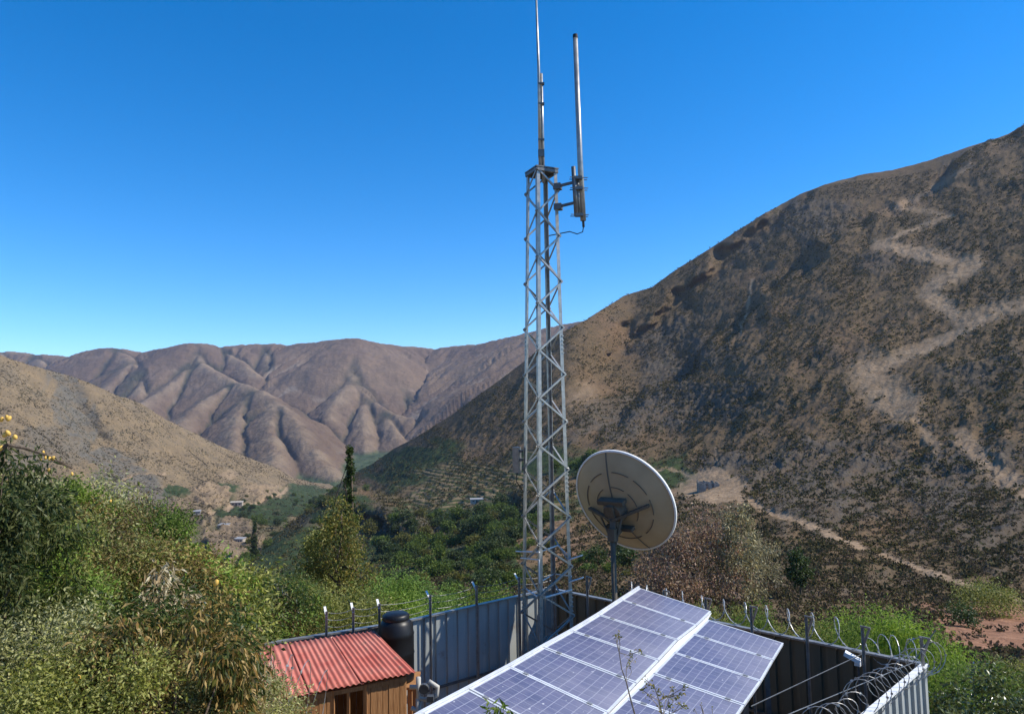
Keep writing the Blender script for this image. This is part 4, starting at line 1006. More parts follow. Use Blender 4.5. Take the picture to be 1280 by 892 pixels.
# ------------------------------------------------------------------ plants
LEAF = {
 'olive': mat_leaf('olive_leaves', [(0.050, 0.066, 0.014), (0.106, 0.126, 0.026), (0.168, 0.182, 0.039), (0.234, 0.245, 0.073), (0.337, 0.348, 0.144)], .4, .6, .12),
 'dark': mat_leaf('dark_green_leaves', [(0.018, 0.036, 0.010), (0.035, 0.062, 0.015), (0.060, 0.088, 0.024)]),
 'green': mat_leaf('mid_green_leaves', [(0.040, 0.079, 0.012), (0.084, 0.143, 0.021), (0.131, 0.191, 0.034), (0.200, 0.265, 0.069)], .4, .6, .12),
 'light': mat_leaf('pale_green_leaves', [(0.086, 0.159, 0.025), (0.150, 0.242, 0.045), (0.231, 0.326, 0.096)], .4, .6, .12),
 'willow': mat_leaf('bright_green_leaves', [(0.100, 0.180, 0.020), (0.17, 0.27, 0.032), (0.25, 0.34, 0.065)], 0.5),
 'rust': mat_leaf('rusty_leaves', [(0.085, 0.053, 0.023), (0.137, 0.095, 0.037), (0.085, 0.083, 0.023), (0.194, 0.160, 0.058), (0.297, 0.233, 0.116)], .4, .6, .12),
 'pale': mat_leaf('dry_pale_leaves', [(0.22, 0.18, 0.12), (0.36, 0.31, 0.23), (0.50, 0.46, 0.38), (0.28, 0.21, 0.13)], 0.25),
 'straw': mat_leaf('straw_green_leaves', [(0.138, 0.155, 0.055), (0.252, 0.257, 0.119), (0.377, 0.379, 0.182), (0.101, 0.118, 0.030), (0.478, 0.473, 0.294)], .4, .6, .12),
 'long': mat_leaf('long_leaves', [(0.022, 0.034, 0.011), (0.049, 0.064, 0.016), (0.077, 0.090, 0.023), (0.118, 0.110, 0.030), (0.209, 0.122, 0.035), (0.334, 0.244, 0.116)], 0.35, 0.45, 0.25),
 'longd': mat_leaf('dark_long_leaves', [(0.018, 0.032, 0.011), (0.037, 0.059, 0.018), (0.064, 0.086, 0.024), (0.110, 0.121, 0.044)], 0.35, 0.45, 0.22),
 'dry2': mat_leaf('withered_scrub', [(0.070, 0.048, 0.036), (0.11, 0.078, 0.058), (0.075, 0.068, 0.036)], 0.2, 0.8, 0.1),
 'dry': mat_leaf('dry_tree_leaves', [(0.15, 0.082, 0.060), (0.24, 0.14, 0.105), (0.34, 0.235, 0.18), (0.20, 0.15, 0.09)], 0.3),
 'dryol': mat_leaf('dry_olive_leaves', [(0.13, 0.115, 0.055), (0.22, 0.19, 0.10), (0.33, 0.29, 0.18)], 0.3),
 'yellow': mat_leaf('yellowing_leaves', [(0.045, 0.070, 0.016), (0.085, 0.11, 0.024), (0.13, 0.145, 0.035), (0.22, 0.18, 0.05)], 0.4),
 'citrus': mat_leaf('glossy_leaves', [(0.020, 0.036, 0.010), (0.050, 0.072, 0.018), (0.10, 0.12, 0.035), (0.15, 0.17, 0.06)], 0.25, 0.28, 0.6),
 'valley': mat_leaf('valley_leaves', [(0.022, 0.040, 0.014), (0.040, 0.064, 0.022), (0.062, 0.082, 0.032)], 0.25, 0.6, 0.2, 0.3),
 'vgreen': mat_leaf('valley_green_leaves', [(0.045, 0.075, 0.018), (0.075, 0.115, 0.026), (0.11, 0.15, 0.04)], 0.35, 0.6, 0.1, .3),
 'volive': mat_leaf('valley_olive_leaves', [(0.060, 0.065, 0.018), (0.10, 0.105, 0.03), (0.14, 0.135, 0.045)], 0.35, 0.6, 0.1, .3),
 'scrub': mat_leaf('scrub_leaves', [(0.024, 0.024, 0.010), (0.052, 0.048, 0.022), (0.095, 0.082, 0.042)], 0.2, 0.8, 0.05, 0.05),
 'scrub2': mat_leaf('tan_scrub_leaves', [(0.032, 0.029, 0.017), (0.055, 0.048, 0.028), (0.085, 0.072, 0.045)], 0.2, 0.8, 0.05, 0.03),
}
def rdir(n, g):
    v = g.normal(size=(n, 3)); return v / (np.linalg.norm(v, axis=1, keepdims=True) + 1e-9)
def leaf_quads(p, L, W, g, droop=0.0, out=None, outw=0.0):
    """one folded kite per leaf; droop pulls the tips down, out turns them away from the stem"""
    n = len(p); d = rdir(n, g)
    if out is not None: d = d + outw * out
    d[:, 2] -= droop; d /= np.linalg.norm(d, axis=1, keepdims=True) + 1e-9
    s = np.cross(d, rdir(n, g)); s /= np.linalg.norm(s, axis=1, keepdims=True) + 1e-9
    nn = np.cross(s, d); l = (L * g.uniform(0.6, 1.3, n))[:, None]; w = (W * g.uniform(0.7, 1.2, n))[:, None]
    mid = p + d * l * 0.45 + nn * l * 0.08
    tip = p + d * l; tip[:, 2] -= (l[:, 0] * 0.18 * min(1.0, droop + 0.3))
    V = np.stack([p, mid + s * w / 2, tip, mid - s * w / 2], 1).reshape(-1, 3)
    return V, np.arange(4 * n).reshape(n, 4)
def clump_centres(shape, h, r, n, g):
    if shape == 'column':
        t = g.uniform(0.08, 1.0, n) ** 0.9; prof = np.interp(t, [0, .15, .45, .8, 1], [.55, .95, 1.0, .5, .10]); a_ = g.uniform(0, 6.283, n); q = np.sqrt(g.uniform(0, 1, n))
        return np.stack([r * prof * q * np.cos(a_), r * prof * q * np.sin(a_), h * t], 1), 0.30 * r + 0 * t
    if shape == 'cone':
        t = g.uniform(0.05, 1.0, n); prof = (1 - t) * 1.0 + 0.05; a_ = g.uniform(0, 6.283, n); q = np.sqrt(g.uniform(0, 1, n))
        return np.stack([r * prof * q * np.cos(a_), r * prof * q * np.sin(a_), h * t], 1), 0.18 * r + 0.25 * r * (1 - t)
    if shape == 'shrub':                                            # dense down to the ground
        d = rdir(n, g); d[:, 2] = np.abs(d[:, 2]); q = g.uniform(0.35, 1.0, n) ** 0.5
        c = np.sign(d) * np.abs(d) ** [0.9, 0.9, 0.55] * q[:, None] * [r, r, h * 0.93]; c[:, 2] = np.maximum(c[:, 2], 0.08 * h)
        return c, r * g.uniform(0.22, 0.42, n)
    d = rdir(n, g); q = g.uniform(0.2, 1.0, n) ** 0.45               # tree: crown above a bare stem
    c = d * q[:, None] * [r, r, h * 0.36]; c[:, 2] += h * 0.60
    return c, r * g.uniform(0.20, 0.40, n)
def plant_mesh(h, r, shape, nl, L, W, seed, droop=0.1, clumps=None, sprays=0.35):
    g = np.random.default_rng(seed); k = clumps or int(np.clip(26 + r * 16 + 6 * h / max(r, .05), 24, 120))
    c, cr = clump_centres(shape, h, r, k, g)
    wts = cr ** 2; wts = wts / wts.sum(); idx = g.choice(k, nl, p=wts)
    d = rdir(nl, g); rad = g.uniform(0, 1, nl) ** 0.55
    tail = g.uniform(size=nl) < sprays                              # loose sprays that break the outline
    rad = np.where(tail, rad * g.uniform(1.0, 1.75, nl), rad)
    p = c[idx] + d * (rad * cr[idx])[:, None] * [1, 1, 0.85]
    p[:, 2] = np.maximum(p[:, 2], 0.03)
    V, Fq = leaf_quads(p, L, W, g, droop, d, 0.7)
    return V, Fq, c, cr
def trunk_mesh(h, c, cr, rt, seed, shape):
    g = np.random.default_rng(seed + 5); b = MB()
    top = h * (0.95 if shape in ('column', 'cone') else 0.55); x = g.normal(size=2) * (0.04 if shape == 'tree' else 0.012) * h
    sp = [np.array([0, 0, -0.25 - 0.05 * h]), np.array([x[0] * .3, x[1] * .3, top * .35]), np.array([x[0], x[1], top * .7]), np.array([x[0] * .8, x[1] * .8, top])]
    b.tube(sp, [rt * 1.25, rt, rt * .7, rt * .25], 7)
    for i in g.choice(len(c), min(14, len(c)), replace=False):
        f = g.uniform(0.12, 0.75); s0 = sp[1] * (1 - f) + sp[2] * f; e = c[i]
        m = (s0 + e) / 2 + g.normal(size=3) * 0.05 * h
        b.tube([s0, m, e], [rt * .45, rt * .28, rt * .08], 5)
    return b
def plant(name, label, cat, base, h, r, shape, mat, nl, L, W, seed, droop=0.1, group=None, clumps=None, rt=None, sprays=0.35, parts=True):
    root = empty(name, base, label, cat, group); root['kind'] = 'thing'
    V, Fq, c, cr = plant_mesh(h, r, shape, nl, L, W, seed, droop, clumps, sprays)
    o = raw_mesh('crown' if shape in ('tree', 'column', 'cone') else 'foliage', V, Fq, LEAF[mat], root)
    rt = rt or max(0.010, (0.010 if shape == 'shrub' else 0.02) * h)
    trunk_mesh(h, c, cr, rt, seed, shape).build('trunk' if shape in ('tree', 'column', 'cone') else 'stem', MT['trunk'], root, True)
    return root, c, cr
def near_plant(name, label, cat, px, py, d, wpx, shape, mat, L, W, dens=1.0, **kw):
    """a plant whose top is seen at (px, py) from distance d; it grows from the slope under it"""
    top = P(px, py, d); gz = float(zg(top[0], top[1])); h = max(0.35, top[2] - gz); r = 0.62 * wpx * d / FPX
    area = r * h * 2.2; nl = int(np.clip(dens * 3.2 * area / (L * W * 0.5), 800, 42000))
    return plant(name, label, cat, (top[0], top[1], gz - 0.02), h, r, shape, mat, nl, L, W, seed=int(px * 7 + py * 3), **kw)
GB_ = 'shrubs on the slope at the left'
NP = [  # label
 ('tall_shrub', 'dark long leaved shrub cut by the left edge, carrying the highest fruit', -12, 512, 4.7, 80, 'shrub', 'longd', .060, .018, .9, .5),
 ('tall_shrub', 'dark green long leaved shrub at the left edge bearing yellow fruit', 14, 540, 5.2, 150, 'shrub', 'longd', .060, .018, .9, .5),
 ('shrub', 'small dark green rounded shrub on the skyline right of the yellow fruit', 96, 566, 8.5, 62, 'shrub', 'green', .045, .02, 1.0, .2),
 ('shrub', 'olive fine leaved shrub in the upper middle of the left slope', 75, 606, 6.6, 190, 'shrub', 'olive', .036, .017, 1.1, .1),
 ('shrub', 'rust tinged shrub between the olive shrub and the dark hedge top', 150, 600, 8.2, 120, 'shrub', 'rust', .045, .02, .8, .2),
 ('shrub', 'dark green feathery shrub on the skyline below the grey scree', 168, 604, 9.0, 110, 'shrub', 'green', .05, .018, 1.0, .2),
 ('shrub', 'mid green feathery shrub stepping down the skyline', 200, 622, 9.6, 90, 'shrub', 'dark', .05, .018, 1.0, .2),
 ('shrub', 'yellow green fine leaved shrub at the left edge under the fruit', 30, 640, 5.6, 150, 'shrub', 'light', .034, .016, .9, .1),
 ('shrub', 'brown and olive shrub in the middle of the left slope', 150, 668, 6.8, 170, 'shrub', 'rust', .045, .02, .8, .2),
 ('dry_bush', 'bush of dry silvery leaves beside the long leaved tree', 212, 690, 6.3, 80, 'shrub', 'pale', .075, .018, .55, .9),
 ('shrub', 'orange brown shrub under the pale cliff', 232, 664, 9.2, 90, 'shrub', 'rust', .055, .02, .8, .4),
 ('shrub', 'green shrub just right of the pale cliff foot', 268, 700, 11.5, 60, 'shrub', 'green', .06, .022, 1.0, .2),
 ('shrub', 'olive shrub above the silvery dry grass', 345, 712, 17.0, 100, 'shrub', 'olive', .06, .022, 1.0, .2),
 ('shrub', 'tawny olive shrub beside the foot of the yellowing poplar', 376, 722, 18.0, 90, 'shrub', 'olive', .07, .024, 1.0, .2),
 ('dry_bush', 'clump of silvery dry leaves above the red roof', 326, 716, 16.5, 72, 'shrub', 'pale', .12, .022, .5, .8),
 ('shrub', 'brown twiggy shrub beyond the left end of the red roof', 345, 752, 16.5, 80, 'shrub', 'rust', .06, .02, .9, .2),
 ('shrub', 'shadowy dark shrub under the long leaved tree', 120, 730, 5.4, 160, 'shrub', 'dark', .05, .02, .9, .3),
 ('shrub', 'speckled pale shrub low at the left edge', 40, 735, 4.6, 190, 'shrub', 'straw', .028, .013, .8, .1),
 ('shrub', 'olive shrub in the bottom left corner', 80, 785, 4.0, 210, 'shrub', 'olive', .028, .014, .9, .1),
 ('shrub', 'brown leaved shrub at the bottom between the corner shrub and the long leaved tree', 155, 790, 4.4, 120, 'shrub', 'rust', .035, .015, .8, .2),
 ('shrub', 'pale straw green fine shrub at the bottom left of the red roof', 238, 815, 4.8, 84, 'shrub', 'straw', .026, .012, 1.0, .1),
 ('dry_bush', 'grey tangle of dry stems over the left corner of the red roof', 310, 822, 8.5, 70, 'shrub', 'pale', .09, .012, .9, .2),
 ('shrub', 'straw coloured shrub low at the bottom left of the shed', 282, 884, 5.4, 60, 'shrub', 'straw', .03, .013, .8, .1),
 ('shrub', 'leafy olive shrub behind the wall posts left of the black tank', 425, 732, 19.0, 110, 'shrub', 'olive', .10, .035, 1.0, .2),
 ('shrub', 'light green shrub growing behind the black tank', 492, 714, 21.0, 90, 'shrub', 'light', .10, .035, 1.0, .2),
 ('shrub', 'pale green bush behind the first post right of the black tank', 535, 724, 24.0, 80, 'shrub', 'light', .10, .04, .9, .2),
 ('shrub', 'dull green bush behind the sunlit wall left of the tower', 600, 726, 30.0, 90, 'shrub', 'green', .13, .05, .9, .2),
 ('shrub', 'dark green bush behind the wall corner under the dish', 742, 728, 26.0, 70, 'shrub', 'dark', .11, .045, .9, .2),
]
VEG = [(-60, 520), (0, 545), (40, 556), (100, 575), (150, 600), (190, 622), (230, 650), (270, 690), (330, 712), (380, 735), (430, 765), (470, 790)]
g = np.random.default_rng(31)
FILL = {'olive': 'tangled olive shrub among many on the left slope', 'green': 'leafy green shrub among many on the left slope', 'rust': 'brown tinged shrub among many on the left slope', 'straw': 'straw coloured shrub among many on the left slope', 'dark': 'dark leaved shrub among many on the left slope', 'light': 'pale green shrub among many on the left slope'}
for i in range(64):
    px = g.uniform(-30, 330); y0 = pl_interp(VEG, px); f = g.uniform(0, 1); py = y0 + 14 + (860 - y0) * f ** 1.1
    d = 1.55 * 900 / max(60, py - 470) * g.uniform(.75, 1.15) + 1.2; d = float(np.clip(d, 3.4, 14.0))
    if px > 250: d = max(d, 16.5); py = min(py, 735)
    if px > 225 and py > 735: continue
    if d < 5.5 and px > 330: continue
    mt_ = str(g.choice(['olive', 'green', 'rust', 'straw', 'dark', 'light', 'olive', 'rust'])) if py < 760 else str(g.choice(['straw', 'straw', 'olive', 'green', 'rust', 'rust']))
    L_ = float(np.clip(.0082 * d, .034, .085)); NP.append(('shrub', FILL[mt_], px, py, d, g.uniform(80, 150), 'shrub', mt_, L_, L_ * .45, .7, g.uniform(.1, .4)))
NP += [('dry_bush', 'pale straw stems rising before the left end of the red roof', 332, 842, 7.6, 84, 'shrub', 'straw', .045, .015, .60, .1), ('dry_bush', 'dry brown stems in front of the shed door', 384, 872, 7.8, 50, 'shrub', 'rust', .045, .014, .35, .1)]
for row in NP:
    near_plant(row[0], row[1], row[0].replace('_', ' '), row[2], row[3], row[4], row[5], row[6], row[7], row[8], row[9], row[10], droop=row[11], group=GB_)
# the long leaved fruit tree in the foreground
root, c, cr = near_plant('fruit_tree', 'fruit tree with long drooping dark and orange leaves at lower left', 'tree', 220, 712, 4.6, 160, 'shrub', 'long', .070, .019, .75, droop=1.1, rt=.03, sprays=.5, clumps=26)
near_plant('fruit_tree', 'slimmer long leaved tree standing behind and right of the drooping one', 'tree', 244, 742, 6.2, 52, 'shrub', 'long', .085, .023, .6, droop=1.0, rt=.03, sprays=.5, group=None)
near_plant('poplar', 'tall narrow yellowing poplar with a pointed top in the valley', 'tree', 425, 628, 27.0, 78, 'column', 'yellow', .13, .06, .75, droop=.2, rt=.12)
near_plant('poplar', 'slim dark green spire of a poplar rising above the yellowing one', 'tree', 437, 559, 40.0, 15, 'column', 'dark', .16, .09, 1.6, droop=.2, rt=.13)
near_plant('poplar', 'bushy green poplar half as tall, left of the yellowing one', 'tree', 398, 662, 29.0, 60, 'column', 'olive', .13, .06, .8, droop=.2, rt=.10)
near_plant('willow_tree', 'bright green feathery tree behind the corner of the dark wall', 'tree', 1088, 748, 25.0, 110, 'shrub', 'willow', .15, .035, .7, droop=.6, rt=.10)
near_plant('willow_tree', 'second bright green feathery tree nearer the ploughed field', 'tree', 1140, 752, 24.0, 100, 'shrub', 'willow', .15, .035, .7, droop=.6, rt=.10)
GBR = 'shrubs outside the dark wall'
for i, (lb, px, py, d, w, mt_) in enumerate([('glossy citrus shrub at the foot of the sunlit outer wall', 1190, 838, 13.5, 70, 'citrus'), ('glossy citrus shrub in the bottom right corner', 1262, 822, 14.5, 100, 'citrus'),
      ('glossy citrus shrub between the outer wall and the corner shrub, lowest of them', 1222, 868, 11.5, 90, 'citrus'), ('grassy green shrub below the ploughed field', 1215, 812, 19, 110, 'green'), ('low green shrub at the end of the ploughed field', 1270, 800, 20, 60, 'olive'),
      ('green bush behind the razor wire nearest the bright feathery tree', 1052, 766, 23, 80, 'green'), ('dark olive bush behind the middle of the razor wire', 1000, 756, 25, 80, 'olive'), ('green bush behind the razor wire above the bluer panels', 948, 750, 27, 80, 'green'), ('dull bush behind the razor wire above the panel ridge', 900, 738, 30, 80, 'olive')]):
    L_ = .10 if mt_ == 'citrus' else .11
    rr_, c, cr = near_plant('shrub', lb, 'shrub', px, py, d, w, 'shrub', mt_, L_, .05 if mt_ == 'citrus' else .035, .75, droop=.3, group=GBR)
    if mt_ == 'citrus':
        g = np.random.default_rng(90 + i); V, Fq = [], []
        idx = g.choice(len(c), 60); p = c[idx] + rdir(60, g) * cr[idx][:, None] * 1.1
        Vv, Fv = leaf_quads(p, .05, .045, g, 0); raw_mesh('blossom', Vv, Fv, MT['petal'], rr_)['kind'] = 'stuff'
def hpt(H_, px, py):
    d = (H_['PX'] - px) ** 2 + (H_['PY'] - py) ** 2; d[:14] = 1e9; i = np.unravel_index(np.argmin(d), d.shape); return H_['V'][i]
def hill_plant(name, label, px, pyb, hpx, wpx, shape, mat, L, W, dens=1.0, H_=None, **kw):
    b0_ = hpt(H_ or HR, px, pyb); d = np.dot(b0_ - CAM, _F); h = hpx * d / FPX; r = .5 * wpx * d / FPX
    nl = int(np.clip(dens * 3.2 * r * h * 2.2 / (L * W * .5), 400, 30000))
    return plant(name, label, 'tree' if shape != 'shrub' else 'shrub', b0_ - UP * .1, h, r, shape, mat, nl, L, W, seed=int(px * 3 + pyb), **kw)
hill_plant('dry_tree', 'broad dry pinkish brown tree behind the satellite dish', 868, 754, 124, 125, 'shrub', 'dry', .34, .17, .7, droop=.5, clumps=60)
hill_plant('dry_tree', 'dry tree with pale olive leaves right of the pinkish brown one', 922, 756, 128, 64, 'shrub', 'dryol', .34, .17, .6, droop=.5, clumps=50)
hill_plant('dry_tree', 'smaller pale olive tree at the right of the dry trees', 945, 735, 76, 60, 'shrub', 'dryol', .34, .15, .6, droop=.5, clumps=40)
hill_plant('dry_tree', 'low brown thicket in front of the dry trees, above the panel top', 838, 758, 60, 90, 'shrub', 'dry', .3, .15, .8, droop=.5, clumps=40)
hill_plant('lone_tree', 'lone dark tree standing on the slope below the footpath', 1001, 748, 66, 30, 'tree', 'dark', .32, .2, 1.1, droop=.2)
hill_plant('round_shrub', 'big grey green rounded shrub beside the footpath at the right', 1232, 768, 42, 78, 'shrub', 'olive', .30, .12, 1.0, droop=.1)
hill_plant('shadow_shrub', 'dark foliage standing for the shadow left of the big rounded shrub', 1200, 782, 26, 40, 'shrub', 'dark', .30, .15, 1.0, droop=.1)  # dark leaves painted in for the rounded shrub's cast shadow
hill_plant('cypress', 'slim dark cypress in the valley beside the pale cliff', 318, 708, 62, 13, 'cone', 'dark', .7, .4, 1.6, H_=HL)

# yellow fruit, each hanging on its own
frp = [(2, 524), (9, 522), (11, 523), (6, 543), (10, 541), (19, 546), (1, 560), (54, 565), (57, 572), (62, 573), (67, 572), (51, 573), (61, 587), (66, 572.5), (90, 592), (138, 626)]
fg = []
bm_ = MB(); bm_.lathe([(.0005, -.030), (.016, -.026), (.026, -.008), (.026, .008), (.018, .024), (.006, .031), (.0005, .032)], (0, 0, 0), UP, 10)
for i, (px, py) in enumerate(frp):
    q = P(px, py, 4.6 if px < 30 else (6.4 if px < 70 else 6.6))
    if i == 0: f0_ = bm_.build('fruit', MT['fruit'], None, True); fo = f0_
    else: fo = f0_.copy(); COL.objects.link(fo)
    fo.location = Vector(q); fo.rotation_euler = (rng.uniform(-.5, .5), rng.uniform(-.5, .5), 0); fo.scale = [rng.uniform(.42, .56)] * 2 + [rng.uniform(.5, .7)]
    tag(fo, 'one of the small yellow fruits hanging among the leaves at upper left', 'fruit', 'yellow fruits at upper left', 'thing')
for px, py, d, lb in ((97, 848, 3.9, 'single yellow fruit low in the bottom left shrubs'), (270, 728, 4.5, 'ripe yellow fruit near the top of the long leaved tree')):
    fo = f0_.copy(); COL.objects.link(fo); fo.location = Vector(P(px, py, d)); fo.scale = (.6, .6, .75); tag(fo, lb, 'fruit', None, 'thing')
    if 'group' in fo: del fo['group']
b = MB(); b.tube([P(-12, 575, 4.6), P(8, 556, 4.6), P(30, 560, 5.2), P(55, 568, 6.4), P(90, 585, 6.6)], .012, 5)
tag(b.build('fruit_branch', MT['trunk']), 'thin branch carrying the yellow fruit at upper left', 'branch')

# ground cover on the near slope
g = np.random.default_rng(77); n = 60000
xx = g.uniform(-16, 3, n); yy = g.uniform(2.2, 26, n)
keep = (xx < -0.02 * yy - 1.2 + 0.0 * yy) & (pad_sd(xx, yy) > 0.3); xx, yy = xx[keep], yy[keep]
pz = zg(xx, yy); p = np.stack([xx, yy, pz + g.uniform(0, .12, len(xx))], 1)
Vv, Fv = leaf_quads(p, .10, .016, g, -0.9)
tag(raw_mesh('undergrowth', Vv, Fv, LEAF['straw']), 'dry grass and weeds under the shrubs on the near slope', 'undergrowth', None, 'stuff')
n = 60000; xx = g.uniform(4, 30, n); yy = g.uniform(8, 48, n); keep = (pad_sd(xx, yy) > .4); xx, yy = xx[keep], yy[keep]
p = np.stack([xx, yy, zg(xx, yy) + g.uniform(0, .12, len(xx))], 1); Vv, Fv = leaf_quads(p, .28, .05, g, -.6)
tag(raw_mesh('undergrowth', Vv, Fv, LEAF['green']), 'green weeds on the slope beyond the dark wall', 'undergrowth', None, 'stuff')

# young plants in front of the panels
def sapling(label, px_stem, d, leaves_at, mat, L, W, nl):
    pts = [P(x, y, d) for x, y in px_stem]; gz = float(zg(pts[0][0], pts[0][1])); root = empty('young_plant', (pts[0][0], pts[0][1], gz), label, 'plant'); root['kind'] = 'thing'
    o_ = np.array(root.location); b = MB(o_); b.tube([np.array([pts[0][0] - .03, pts[0][1], gz - .05])] + pts, [.009] + list(np.linspace(.006, .002, len(pts))), 5)
    g = np.random.default_rng(int(px_stem[0][0])); C = []
    for x, y, r in leaves_at:
        q = P(x, y, d + g.uniform(-.15, .15)); C.append((q, r * d / FPX))
        s0 = min(pts, key=lambda s: np.linalg.norm(s - (q - UP * .08))); b.tube([s0, (s0 + q) / 2 + g.normal(size=3) * .01, q], .0022, 4)
    b.build('stem', MT['twig'], root)
    pp_ = np.concatenate([np.tile(q, (nl, 1)) + rdir(nl, g) * r * g.uniform(.1, 1, (nl, 1)) * [1, 1, 1.3] for q, r in C]) - o_
    Vv, Fv = leaf_quads(pp_, L, W, g, -0.1); raw_mesh('foliage', Vv, Fv, LEAF[mat], root)
sapling('thin leggy sapling with one high sprig in front of the panels', [(797, 905), (788, 872), (783, 852), (777, 835), (774, 815), (770, 800)], 4.6,
        [(774, 796, 5), (771, 794, 4), (789, 818, 7), (791, 824, 6), (786, 829, 5), (800, 813, 3)], 'yellow', .022, .011, 12)
sapling('leafy young plant with several sprigs in front of the bluer panels', [(830, 910), (828, 895), (824, 875), (818, 858), (806, 848)], 4.4,
        [(808, 853, 6), (815, 857, 6), (822, 862, 6), (829, 868, 6), (836, 873, 7), (843, 870, 7), (851, 868, 6), (856, 858, 4), (838, 884, 7), (824, 884, 6), (849, 880, 6), (812, 870, 5), (803, 862, 4), (857, 882, 5), (840, 860, 4)], 'yellow', .020, .011, 13)
sapling('tuft of broad leaves poking up at the bottom before the panels', [(616, 905), (617, 892)], 3.8, [(612, 889, 10), (622, 886, 12), (630, 888, 8), (618, 892, 12)], 'green', .075, .022, 7)
sapling('bare thin twigs at the bottom edge right of the leafy young plant', [(884, 915), (880, 895), (876, 880)], 4.6, [(876, 880, 3), (890, 884, 3), (868, 886, 3)], 'yellow', .012, .006, 5)

# ------------------------------------------------------------------ trees of the valley: a few grown, the rest copies
protos = []
for i, (sh, h, r) in enumerate([('shrub', 4.2, 2.6), ('tree', 6.0, 2.4), ('shrub', 3.2, 2.4), ('tree', 7.0, 2.9), ('column', 8.0, 1.3)]):
    V, Fq, c, cr = plant_mesh(h, r, sh, 900, .62, .42, 400 + i, .1); tb = trunk_mesh(h, c, cr, .12, 400 + i, sh)
    protos.append((V, Fq, tb))
first = {}
def valley_tree(kind, base, s, label, group, rz, mat):
    key = (kind, mat)
    root = empty('valley_tree', base, label, 'tree', group); root['kind'] = 'thing'
    root.scale = (s, s, s * rng.uniform(.85, 1.15)); root.rotation_euler = (0, 0, rz)
    if key not in first:
        V, Fq, tb = protos[kind]
        first[key] = (raw_mesh('crown', V, Fq, LEAF[mat], root), tb.build('trunk', MT['trunk'], root, True))
    else:
        for q in first[key]: c_ = q.copy(); COL.objects.link(c_); c_.parent = root
zones = [(470, 660, 690, 752, 80, 'light trees', HR), (600, 690, 640, 700, 44, '', HR), (455, 560, 650, 700, 44, '', HR), (375, 460, 612, 660, 60, '', HR),
         (560, 640, 655, 690, 34, '', HR), (300, 395, 618, 668, 44, '', HL), (300, 400, 668, 735, 60, '', HL), (690, 790, 575, 600, 14, '', HR), (715, 790, 690, 725, 12, '', HR)]
g = np.random.default_rng(8)
for (x0, x1, y0, y1, n, _, H_) in zones:
    for i in range(n):
        px, py = g.uniform(x0, x1), g.uniform(y0, y1); q = hpt(H_, px, py); dd_ = np.linalg.norm(q - CAM)
        if dd_ < 45: continue
        kind = int(g.choice([0, 0, 1, 2, 2, 3])); s = g.uniform(.6, 1.15) * np.clip(dd_ / 210, .45, 1.25)
        mt_ = str(g.choice(['valley', 'valley', 'vgreen', 'vgreen', 'dark', 'volive']))
        valley_tree(kind, q - UP * .3, s, 'one of the many rounded green trees crowding the valley floor', 'trees on the valley floor', g.uniform(0, 6), mt_)

# dry scrub dotting the hillsides
def scrub(name, label, H_, n, rmin, rmax, mat, dmin, dmax, k, seed, pk=0.0, lf=0.003):
    g = np.random.default_rng(seed); V_ = H_['V'][14:]; 
    A_ = np.linalg.norm(np.cross(np.gradient(V_, axis=1), np.gradient(V_, axis=0)), axis=2)
    dp = H_['dep'][14:]; w = A_ * (dp > dmin) * (dp < dmax) * (1 - np.clip(H_['track'][14:] * 1.3, 0, 1)) * (1 - .9 * H_['earth'][14:]) * (1 - .6 * H_['green'][14:])
    w *= np.clip(0.6 + 0.9 * fbm(H_['PX'][14:] / 40, H_['PY'][14:] / 30, seed, 3), 0.05, 2) * dp ** -pk
    w = w.ravel() / w.sum(); idx = g.choice(w.size, n, p=w); p0 = V_.reshape(-1, 3)[idx] + g.normal(size=(n, 3)) * [.4, .4, 0]
    r = rmin + (rmax - rmin) * g.uniform(0, 1, n) ** 2.2
    d = rdir(n * k, g); d[:, 2] = np.abs(d[:, 2]) * .8
    p = np.repeat(p0, k, 0) + d * np.repeat(r, k)[:, None] * g.uniform(.2, .8, (n * k, 1))
    rr = np.repeat(r, k); V4, F4 = leaf_quads(p, 1.0, .75, g, -.2, d, .6)
    V4 = V4.reshape(-1, 4, 3); V4 = p[:, None, :] + (V4 - p[:, None, :]) * (np.minimum(rr * .75, .20 + .1 * rr + np.repeat(dp.ravel()[idx], k) * lf))[:, None, None]
    tag(raw_mesh(name, V4.reshape(-1, 3), F4, LEAF[mat]), label, 'scrub', None, 'stuff')
scrub('scrub', 'low dry scrub dotted over the big brown hillside', HR, 64000, .45, 1.8, 'scrub', 110, 900, 8, 1, 0.55, lf=.0024)
scrub('scrub', 'brown withered scrub covering the lower slope by the footpath', HR, 26000, .22, .85, 'dry2', 48, 240, 12, 5, 1.2, lf=.0008)
scrub('scrub', 'dark olive scrub scattered between the withered scrub', HR, 5000, .3, 1.1, 'scrub', 50, 200, 14, 6, 1.0, lf=.0008)
scrub('scrub', 'sparse tan scrub dotted over the left hillside', HL, 36000, .6, 2.0, 'scrub2', 350, 1600, 6, 2, 0.9, lf=.0015)

